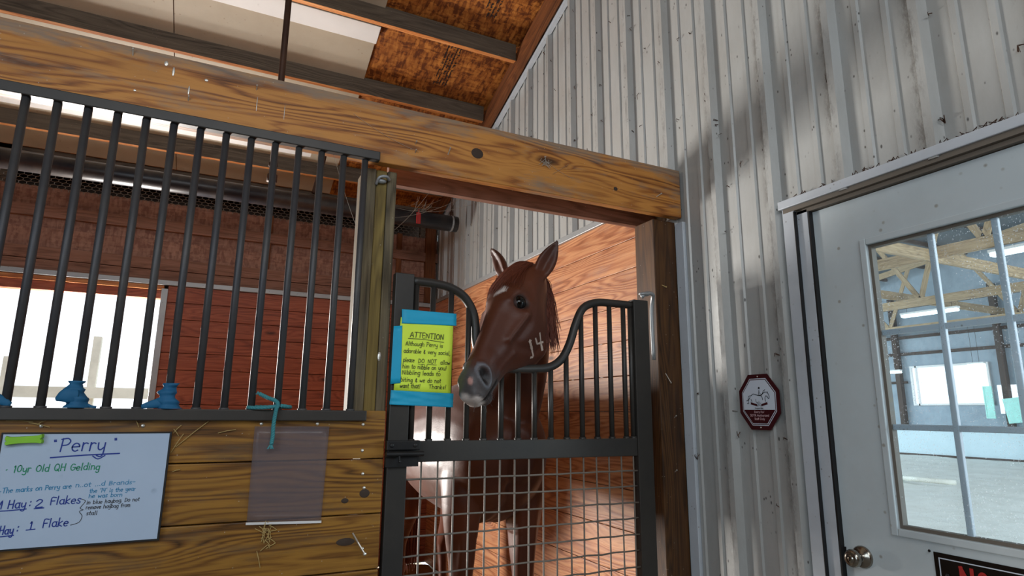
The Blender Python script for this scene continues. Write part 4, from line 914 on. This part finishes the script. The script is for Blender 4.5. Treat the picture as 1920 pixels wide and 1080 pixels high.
# outside beyond the stall door
t = thing('yard_fence', (-2, 9, 0), 'overexposed pale board fence outside the stall doorway', 'fence')
for i in range(6):
    m = MB(); x = -4.2 + i * .9; m.box(x, x + .09, 9.5, 9.6, -.03, 2.0 if i != 3 else 2.3, axis=2); m.build('fence_post', M['fence'], t)
m = MB()
for z in (.5, 1.0, 1.5): m.box(-4.2, .5, 9.46, 9.5, z, z + .14, axis=0)
m.build('rails', M['fence'], t)

# aisle shell behind the camera
m = MB(); m.box(-8, 1.95, -2.7, -2.6, 0, 5.2); m.build('wall_opposite', M['plank'], **S_)
m = MB(); m.box(-8.1, -8, -2.6, 6, 0, 5.6); m.build('wall_left', M['header'], **S_)
m = MB(); m.box(-3.3, -3.2, 2.14, 5.7, 0, 2.4); m.build('wall_stall_left', M['kickback'], **S_)
# ------------------------------------------------------------------ the horse
HP = Vector((1.078, 2.15, 1.935)); HK = 1.0
def hframe(yaw, pitch, roll):
    nh = Vector((cos(yaw), sin(yaw), 0)); up = Vector((0, 0, 1)); S = up.cross(nh)
    L = nh * cos(pitch) - up * sin(pitch); F = nh * sin(pitch) + up * cos(pitch)
    Q = Matrix.Rotation(roll, 3, nh); return Q @ L, Q @ F, Q @ S
HL, HF, HS = hframe(radians(212), radians(58), radians(-3))
def hp(l, f, s): return HP + (HL * l + HF * f + HS * s) * HK
def tohead(p):
    d = (Vector(p) - HP) / HK; return d.dot(HL), d.dot(HF), d.dot(HS)
def lerpt(tab, x):
    """smooth interpolation in a table of (x, values...)"""
    if x <= tab[0][0]: return tab[0][1:]
    for i in range(len(tab) - 1):
        a, b = tab[i], tab[i + 1]
        if x <= b[0]:
            t = (x - a[0]) / (b[0] - a[0]); p = tab[i - 1] if i else a; q = tab[i + 2] if i + 2 < len(tab) else b
            out = []
            for k in range(1, len(a)):
                m1 = (b[k] - p[k]) / max(1e-6, b[0] - p[0]) * (b[0] - a[0]); m2 = (q[k] - a[k]) / max(1e-6, q[0] - a[0]) * (b[0] - a[0])
                out.append((2 * t ** 3 - 3 * t * t + 1) * a[k] + (t ** 3 - 2 * t * t + t) * m1 + (-2 * t ** 3 + 3 * t * t) * b[k] + (t ** 3 - t * t) * m2)
            return out
    return tab[-1][1:]
# l, front, back, half width front part, half width back part
HT = [(-.05, .005, -.12, .074, .062), (0, .030, -.160, .094, .076), (.05, .052, -.200, .102, .084), (.10, .066, -.232, .108, .088), (.16, .071, -.278, .112, .098), (.22, .068, -.290, .108, .099),
      (.28, .062, -.275, .096, .093), (.34, .057, -.228, .080, .074), (.40, .053, -.148, .064, .056), (.46, .050, -.122, .058, .050), (.51, .048, -.106, .061, .050), (.55, .038, -.098, .061, .046), (.582, .014, -.090, .050, .040), (.605, -.018, -.070, .030, .026)]
def build_horse():
    m = MB()
    def rings(R_, n=28):
        """R_: list of lists of world points (each n long)"""
        b = len(m.v)
        for r in R_: m.v += [tuple(p) for p in r]
        n = len(R_[0])
        def add(f): m.f.append(f); m.uv.append([(0, 0)] * len(f)); m.fm.append(0)
        for i in range(len(R_) - 1):
            for k in range(n): k2 = (k + 1) % n; add((b + i * n + k, b + i * n + k2, b + (i + 1) * n + k2, b + (i + 1) * n + k))
        add(tuple(b + k for k in range(n))); e = b + (len(R_) - 1) * n; add(tuple(e + k for k in reversed(range(n))))
    # head
    RR = []
    N = 32
    for i in range(45):
        l = -.05 + .66 * i / 44; fr, bk, wf, wb = lerpt(HT, l); mid = (fr + bk) / 2; h = (fr - bk) / 2; r = []
        for k in range(N):
            a = 2 * pi * k / N; c, s = cos(a), sin(a)
            e = .80 if c > 0 else .78
            c2 = math.copysign(abs(c) ** e, c); s2 = math.copysign(abs(s) ** .85, s)
            t = (c2 + 1) / 2; w = wb + (wf - wb) * min(1, max(0, (t - .15) / .55)); 
            if c2 > .6: w *= 1 - .30 * (c2 - .6) / .4
            r.append(hp(l, mid + h * c2, w * s2))
        RR.append(r)
    rings(RR)
    # chain of ellipses: centre, axis a (dir), ra, axis b, rb
    def tubeell(P, n=28, sub=6):
        """P: (x,y,z, ra, rb, ax,ay,az) ra along a-axis, rb along the other"""
        tab = [(i,) + tuple(p) for i, p in enumerate(P)]; C = []; T = (len(P) - 1) * sub
        for i in range(T + 1): C.append(lerpt(tab, i / sub))
        out = []
        for i, q in enumerate(C):
            c = Vector(q[:3]); a = Vector(q[5:8]); d = (Vector(C[min(i + 1, T)][:3]) - Vector(C[max(i - 1, 0)][:3])).normalized()
            a = (a - d * a.dot(d)).normalized(); b = d.cross(a)
            out.append([c + a * (q[3] * cos(2 * pi * k / n)) + b * (q[4] * sin(2 * pi * k / n)) for k in range(n)])
        rings(out)
    XA = (1, 0, 0)
    CX = 1.152
    tubeell([(CX, 2.33, 1.17, .07, .09) + XA, (CX, 2.37, 1.18, .155, .17) + XA, (CX, 2.46, 1.19, .215, .26) + XA, (CX, 2.62, 1.20, .245, .32) + XA, (CX + .005, 2.82, 1.20, .270, .325) + XA, (CX + .01, 3.1, 1.185, .305, .315) + XA,
             (CX + .02, 3.4, 1.195, .310, .300) + XA, (CX + .03, 3.66, 1.24, .285, .265) + XA, (CX + .04, 3.92, 1.27, .265, .245) + XA, (CX + .045, 4.12, 1.22, .20, .20) + XA, (CX + .045, 4.22, 1.16, .08, .11) + XA])
    # neck
    nb = hp(.04, -.08, 0)
    tubeell([(CX, 2.72, 1.22, .19, .30) + XA, (CX + .015, 2.58, 1.38, .175, .255) + XA, (CX + .045, 2.46, 1.56, .140, .205) + XA, (CX + .045, 2.37, 1.73, .120, .165) + (.98, -.2, 0), (CX + .015, 2.27, 1.86, .098, .135) + (.75, -.66, 0), (nb.x, nb.y, nb.z, .072, .10) + tuple(HS)])
    # legs
    def leg(P, hoof, fwd):
        tubeell([(x, y, z, a, b) + XA for x, y, z, a, b in P], 20, 5)
    for sx in (-1, 1):
        x = CX + sx * .150
        leg([(x - sx * .02, 2.60, 1.22, .09, .15), (x, 2.56, 1.02, .085, .115), (x, 2.56, .88, .068, .090), (x, 2.555, .72, .052, .062), (x, 2.555, .58, .044, .046), (x, 2.545, .50, .047, .050), (x, 2.56, .42, .034, .038), (x, 2.565, .28, .027, .033), (x, 2.56, .18, .034, .040), (x, 2.53, .10, .032, .036), (x, 2.505, .06, .045, .052), (x, 2.50, .03, .055, .062)], 0, 0)
        x = CX + .03 + sx * .145
        leg([(x - sx * .03, 3.95, 1.18, .11, .21), (x, 3.90, .98, .105, .175), (x, 3.86, .82, .082, .12), (x, 3.98, .66, .050, .072), (x, 4.09, .54, .040, .058), (x, 4.10, .46, .036, .046), (x, 4.07, .34, .029, .035), (x, 4.05, .20, .034, .042), (x, 4.01, .11, .033, .037), (x, 3.98, .06, .046, .052), (x, 3.975, .03, .056, .062)], 0, 0)
    for i, q in enumerate(m.v):
        if q[1] > 2.75: m.v[i] = (q[0] + (q[1] - 2.75) * .11, q[1], q[2])
    # ears: hollowed leaf shapes
    def ear(side):
        base = hp(-.005, -.02, side * (.086 if side > 0 else .100)); tipd = (HL * -.72 + Vector((0, 0, .50)) + HS * side * (.86 if side < 0 else .46) + HF * .10).normalized(); Ln = .178 if side > 0 else .205
        opn = (HF * .55 + HS * side * .55 + HL * .15); opn = (opn - tipd * opn.dot(tipd)).normalized(); sd = tipd.cross(opn)
        out = []; nn = 16
        for i in range(13):
            t = i / 12; w = .041 * (sin(pi * min(1, (t * .80 + .22))) ** .8) if t < 1 else .002
            w = max(w, .003); c = base + tipd * (Ln * t - .02) - opn * (.010 * sin(t * pi)); r = []
            for k in range(nn):
                a = 2 * pi * k / nn; ca, sa = cos(a), sin(a)
                dd = w * .62 * ca
                if ca > 0: dd = w * .62 * (ca - 1.15 * ca * (1 - abs(sa)) * (1 if t > .08 else 0))
                r.append(c + opn * dd + sd * (w * sa))
            out.append(r)
        rings(out)
        return base, tipd, opn, sd
    ear_info = [ear(-1), ear(1)]
    # chin and lips
    b0 = len(m.v); m.sphere(hp(.545, -.098, 0), .032, 14, 10); m.sphere(hp(.575, -.025, .018), .036, 14, 10); m.sphere(hp(.575, -.025, -.018), .036, 14, 10)
    m.sphere(hp(.235, -.195, .040), .066, 16, 12); m.sphere(hp(.235, -.195, -.040), .066, 16, 12)
    me = bpy.data.meshes.new('h'); me.from_pydata(m.v, [], m.f)
    bm = bmesh.new(); bm.from_mesh(me)
    bmesh.ops.recalc_face_normals(bm, faces=bm.faces); bm.to_mesh(me); bm.free()
    o = bpy.data.objects.new('h', me); COL.objects.link(o)
    md = o.modifiers.new('r', 'REMESH'); md.mode = 'VOXEL'; md.voxel_size = .0068
    dg = bpy.context.evaluated_depsgraph_get(); dg.update()
    me2 = bpy.data.meshes.new_from_object(o.evaluated_get(dg)); bpy.data.objects.remove(o)
    bm = bmesh.new(); bm.from_mesh(me2)
    headv = [v for v in bm.verts if tohead(v.co)[0] > -.03]
    allv = list(bm.verts)
    isear = lambda v: tohead(v.co)[0] < .0 and v.co.z > 1.93
    for _ in range(7): bmesh.ops.smooth_vert(bm, verts=[v for v in allv if not isear(v)], factor=.5, use_axis_x=True, use_axis_y=True, use_axis_z=True)
    for _ in range(2): bmesh.ops.smooth_vert(bm, verts=[v for v in allv if isear(v)], factor=.5, use_axis_x=True, use_axis_y=True, use_axis_z=True)
    bm.normal_update()
    # sculpt features in head space
    def g(d, s): return math.exp(-d * d / (2 * s * s))
    def seg(px, py, ax, ay, bx, by):
        dx, dy = bx - ax, by - ay; t = max(0, min(1, ((px - ax) * dx + (py - ay) * dy) / (dx * dx + dy * dy))); return sqrt((px - ax - t * dx) ** 2 + (py - ay - t * dy) ** 2)
    for v in headv:
        l, f, s = tohead(v.co); n = v.normal; a = abs(s)
        if l < -.02 or l > .70 or a > .16 or f > .13 or f < -.27: continue
        lat = min(1, max(0, (a - .015) / .025)); dsp = 0
        e = sqrt((l - .184) ** 2 + (f - .016) ** 2)
        dsp += lat * (.010 * g(seg(l, f, .145, .036, .20, .046), .013) - .013 * g(e, .020) + .0045 * g(seg(l, f, .16, -.014, .21, -.014), .008))   # brow, socket, lower lid
        dsp += lat * .0105 * g(seg(l, f, .215, -.022, .345, -.012), .010)       # facial crest
        dsp -= lat * .0070 * g(seg(l, f, .235, -.052, .335, -.045), .014)
        dsp -= lat * .0065 * g(seg(l, f, .26, .025, .40, .012), .020)      # hollow beside the nasal bone
        dsp -= lat * .006 * g(seg(l, f, .10, .015, .135, -.01), .016)       # hollow above the eye
        dsp += lat * .007 * g(sqrt((l - .20) ** 2 + ((f + .125)) ** 2), .060)   # jaw muscle
        dsp -= lat * .006 * g(seg(l, f, .275, -.175, .33, -.075), .012)          # edge of the jaw muscle
        dsp += lat * .0045 * g(seg(l, f, .36, -.075, .46, -.055), .010)
        nd = sqrt(((l - .545) * 1.0) ** 2 + ((f - .004)) ** 2)
        t = (l - .522) * .72 + (f - .008) * .69; q = -(l - .522) * .69 + (f - .008) * .72
        nr = sqrt((t / .0165) ** 2 + (q / .029) ** 2)
        dsp += lat * (.009 * math.exp(-((nr - 1.35) ** 2) / .18) - .024 * math.exp(-nr * nr * 1.1)) # nostril rim and hole
        if l > .47: dsp -= lat * .0060 * g(seg(l, f, .485, -.070, .60, -.050), .0050)  # mouth line
        v.co += n * dsp
    for v in allv:
        x, y, z = v.co
        if y > 2.3 and z > .2:
            sx = 1 if x > CX else -1
            k = 0
            # breast muscles and groove, forearm muscle
            if y < 2.75 and .85 < z < 1.45: k += .014 * g(abs(x - CX) - .085, .045) * g(z - 1.10, .14) - .018 * g(x - CX, .018) * g(z - 1.12, .16)
            if y < 2.75 and .60 < z < .98: k += .006 * sin((abs(x - CX) - .15) * 110) * g(z - .80, .09)
            k += .0015 * mnoise.noise(v.co * 14)
            v.co += v.normal * k
    bm.normal_update()
    # colour by head position
    cl = bm.loops.layers.color.new('coat') if False else None
    bm.to_mesh(me2); 
    ca = me2.color_attributes.new('coat', 'FLOAT_COLOR', 'POINT')
    C1 = Vector(hexc('4A200D')[:3]); CD = Vector(hexc('1C1512')[:3]); CG = Vector(hexc('4F4A4A')[:3]); CW = Vector(hexc('C9BDB6')[:3]); CP = Vector(hexc('B98A80')[:3]); CL = Vector(hexc('743A1E')[:3])
    def mixc(a, b, t): t = max(0, min(1, t)); return a * (1 - t) + b * t
    for i, v in enumerate(bm.verts):
        l, f, s = tohead(v.co); a = abs(s); c = C1.copy(); nz = mnoise.noise(v.co * 40)
        c = mixc(c, CL, .35 * (mnoise.noise(v.co * 6) + .3))
        if -.02 < l < .7 and a < .16 and -.27 < f < .14:
            c = mixc(c, CG, (l - .455 + nz * .02 - (f + .02) * .25) / .06)
            e = sqrt((l - .184) ** 2 + (f - .016) ** 2); c = mixc(c, CD, (.034 - e) / .012)
            t = (l - .522) * .72 + (f - .008) * .69; q = -(l - .522) * .69 + (f - .008) * .72; nr = sqrt((t / .0165) ** 2 + (q / .029) ** 2)
            if a > .02: c = mixc(c, Vector(hexc('6C7078')[:3]), .8 - abs(nr - 1.45) * 2.2); c = mixc(c, Vector((.012, .010, .010)), (1.2 - nr) / .3)
            c = mixc(c, CD, (.010 - seg(l, f, .49, -.070, .60, -.050)) / .005 if l > .48 else 0)
            c = mixc(c, CW, (l - .592 - f * .2 + nz * .01) / .012 if f < .01 else 0)
            # pink snip between the nostrils
            c = mixc(c, CP, (.013 - sqrt((l - .560) ** 2 + (s - .014) ** 2) + nz * .006) / .006 if f > -.03 else 0)
            # star
            if f > .02:
                st = sqrt(((l - .165) / 1.35) ** 2 + ((s - .010 + (l - .165) * .7) / .8) ** 2)
                c = mixc(c, CW, (.023 - st + nz * .012) / .008)
                st = sqrt(((l - .10)) ** 2 + ((s - .030)) ** 2); c = mixc(c, CP, .45 * (.022 - st + nz * .012) / .02)
        if v.co.z < .07: c = CD
        if l < -.03 and v.co.z > 1.97: c = mixc(c, CD, .35 + 5 * (v.co.z - 2.05))
        ca.data[i].color = (c.x, c.y, c.z, 1)
    bvh = BVHTree.FromBMesh(bm); bm.free()
    for p in me2.polygons: p.use_smooth = True
    t = NT('chestnut_coat'); at = t.add('ShaderNodeAttribute', attribute_name='coat').outputs['Color']
    ob = t.obj(); fur = t.noise(t.mapping(ob, (60, 60, 260)), 1.0, 3, .7)
    c = t.mix(t.math('MULTIPLY', t.math('SUBTRACT', fur, .35, clamp=True), .5), at, hexc('2A120A'))
    t.bump(t.math('ADD', fur, t.math('MULTIPLY', t.noise(ob, 30.0, 3), 1.2)), .18, .002); t.set(c, .45, spec=.35)
    t.b.inputs['Sheen Weight'].default_value = .08; t.b.inputs['Sheen Roughness'].default_value = .4
    me2.materials.clear(); me2.materials.append(t.m); me2.name = 'horse'
    h = bpy.data.objects.new('chestnut_horse', me2); COL.objects.link(h)
    h['label'] = 'chestnut horse with a white star and a painted 14, looking out over the dipped gate'; h['category'] = 'horse'
    hair = paint('chestnut_hair', '6A2E16', .5, 0, dirt='34140A', dirtamt=.6, speck=0, bump=.2); hairl = paint('ginger_hair', '7E3A1B', .5, 0, dirt='4A1D0D', dirtamt=.5, speck=0)
    def near(p, off=.002):
        q, n, i, d = bvh.find_nearest(Vector(p)); return q + n * off, n
    # eyes
    eyem = paint('dark_eye', '070504', .12, 0, speck=0, dirtamt=0, bump=0); eyem.node_tree.nodes['Principled BSDF'].inputs['Specular IOR Level'].default_value = .35
    lidm = paint('dark_brown_lid', '38201A', .5, 0, dirt='20120E', dirtamt=.5, speck=0, bump=.3)
    for sd in (-1, 1):
        hs = []
        for dl, df in ((-.034, 0), (.034, 0), (0, .026), (0, -.026)):
            hit, nn, ix, dd = bvh.ray_cast(hp(.184 + dl, .016 + df, sd * .30), -HS * sd); hs.append(tohead(hit)[2] * sd)
        A = (HS * sd * .93 + HF * .30 - HL * .10).normalized(); er = .031
        ec = hp(.184, .016, sd * (sum(hs) / 4)) - A * (er * .60 if sd > 0 else er * 1.05)
        V = (HL - A * HL.dot(A)).normalized(); U = (HF - A * HF.dot(A)).normalized()
        m = MB(); m.sphere(ec, er, 24, 18); eo = m.build('eye', eyem, h, smooth=True)
        def edir(lon, lat): return A * (cos(lat) * cos(lon)) + V * (cos(lat) * sin(lon)) + U * sin(lat)
        for nm, top in (('upper_eyelid', 1), ('lower_eyelid', -1)):
            m = MB(); nu, nv = 16, 6; gi = {}
            for a in range(nu + 1):
                lon = radians(-88 + 176 * a / nu); el = radians((62 if top > 0 else 56)) * max(0, cos(lon * 1.25)) ** .8 if abs(lon) < radians(72) else 0
                for b_ in range(nv + 1):
                    la = top * (el + (radians(86) - el) * b_ / nv); rr = er * (1.045 + .05 * math.exp(-(b_ / 1.0)) + .03 * b_ / nv)
                    gi[a, b_] = len(m.v); m.v.append(tuple(ec + edir(lon, la) * rr))
            for a in range(nu):
                for b_ in range(nv):
                    m.f.append((gi[a, b_], gi[a + 1, b_], gi[a + 1, b_ + 1], gi[a, b_ + 1])); m.uv.append([(0, 0)] * 4); m.fm.append(0)
            o_ = m.build(nm, lidm, eo, smooth=True); md_ = o_.modifiers.new('s', 'SOLIDIFY'); md_.thickness = .0018; md_.offset = -1
    # painted 14 on the cheek: strips laid on the skin
    m = MB()
    def lay(pts, w):
        P = [Vector((a, b)) for a, b in pts]; Q = []
        for i in range(len(P) - 1):
            for k in range(6): Q.append(P[i].lerp(P[i + 1], k / 6))
        Q.append(P[-1])
        for i in range(len(Q) - 1):
            d = (Q[i + 1] - Q[i]).normalized(); n = Vector((-d.y, d.x)); ww = w * (.8 + .4 * mnoise.noise(Vector((i * .7, w * 900, 0))))
            c = []
            for p, sg in ((Q[i], 1), (Q[i], -1), (Q[i + 1] + d * .001, -1), (Q[i + 1] + d * .001, 1)):
                z = p + n * ww * .5 * sg; hit, nn, ix, dist = bvh.ray_cast(hp(z.x, z.y, .30), -HS)
                c.append(hit + nn * .0012 if hit else None)
            if all(c): m.quad(c)
    # head-space (l, f): l grows towards the muzzle, f towards the face
    lay([(.278, -.108), (.283, -.096), (.288, -.145), (.300, -.176), (.314, -.165)], .012)
    lay([(.255, -.116), (.261, -.146), (.231, -.172)], .010); lay([(.224, -.122), (.257, -.193)], .011)
    m.build('painted_number_14', paint('dull_white_paint_mark', 'C4B4A8', .7, 0, dirt='6E3216', dirtamt=.5, speck=0), h)
    # mane, forelock, tail
    rnd = random.Random(5)
    def strand(mb, pts, r): mb.tube(cr(pts, 3), [r] * (3 * (len(pts) - 1)) + [r * .3], 4, False)
    fl = MB()
    for i in range(620):
        s0 = rnd.uniform(-.06, .05); l1 = rnd.uniform(.06, .19); s1 = s0 * 1.2 - rnd.uniform(.02, .075)
        if i % 7 == 0: s1 = s0 + rnd.uniform(.0, .035); l1 = rnd.uniform(.09, .15)
        P = []
        for u in (0, .25, .5, .75, 1):
            l_ = -.035 + (l1 + .035) * u; s_ = s0 + (s1 - s0) * u ** 1.3; base = hp(l_, .10, s_)
            hit, nn, ix, dd = bvh.ray_cast(hp(l_, .25, s_), -HF)
            w_ = (hit + HF * (.004 + rnd.random() * .008)) if hit else base
            P.append(w_)
        strand(fl, P, rnd.uniform(.0005, .0011))
    fl.build('forelock', hair, h, smooth=True)
    mn = MB()
    crest = [hp(-.045, -.02, .02), hp(-.06, -.09, .03), Vector((CX + .03, 2.42, 1.86)), Vector((CX + .04, 2.54, 1.74)), Vector((CX + .03, 2.68, 1.64)), Vector((CX, 2.80, 1.54))]
    CC = cr(crest, 60)
    for i, p in enumerate(CC):
        for k in range(4):
            u = i / len(CC); out = Vector((1, -.2, 0)); L_ = rnd.uniform(.24, .36); jx = rnd.uniform(-.012, .012)
            q0, n0 = near(p, .002); P = [q0]
            for w_ in (.2, .45, .7, 1.0):
                q = q0 + out * (.012 * min(1, w_ * 2.2) + rnd.uniform(0, .014)) + Vector((jx * w_ * 2, rnd.uniform(-.008, .008) - .05 * w_, .015 - L_ * w_)); P.append(q)
            strand(mn, P, rnd.uniform(.0006, .0013))
    mn.build('mane', hair, h, smooth=True)
    tl = MB()
    for i in range(160):
        a = rnd.uniform(0, 6.28); r = rnd.random() * .05; x0 = CX + .045 + .165; 
        P = [(x0 + r * .3 * cos(a), 4.20, 1.24), (x0 - .02 + r * cos(a), 4.27, 1.10), (x0 - .06 + r * cos(a) * 1.2, 4.28 + r * sin(a), .8), (x0 - .08 + r * cos(a) * 1.2, 4.26 + r * sin(a), rnd.uniform(.3, .45))]
        strand(tl, P, .004)
    tl.build('tail', hair, h, smooth=True)
    # whiskers of the muzzle
    wk = MB()
    for i in range(14):
        q, n = near(hp(rnd.uniform(.54, .60), rnd.uniform(-.09, -.03), rnd.uniform(.0, .05)), 0); wk.tube([q, q + n * .012 + Vector((0, 0, -.006)), q + n * .02 + Vector((0, 0, -.016))], .0004, 3)
    wk.build('whiskers', M['ink'], h)
    return h
HORSE = build_horse()
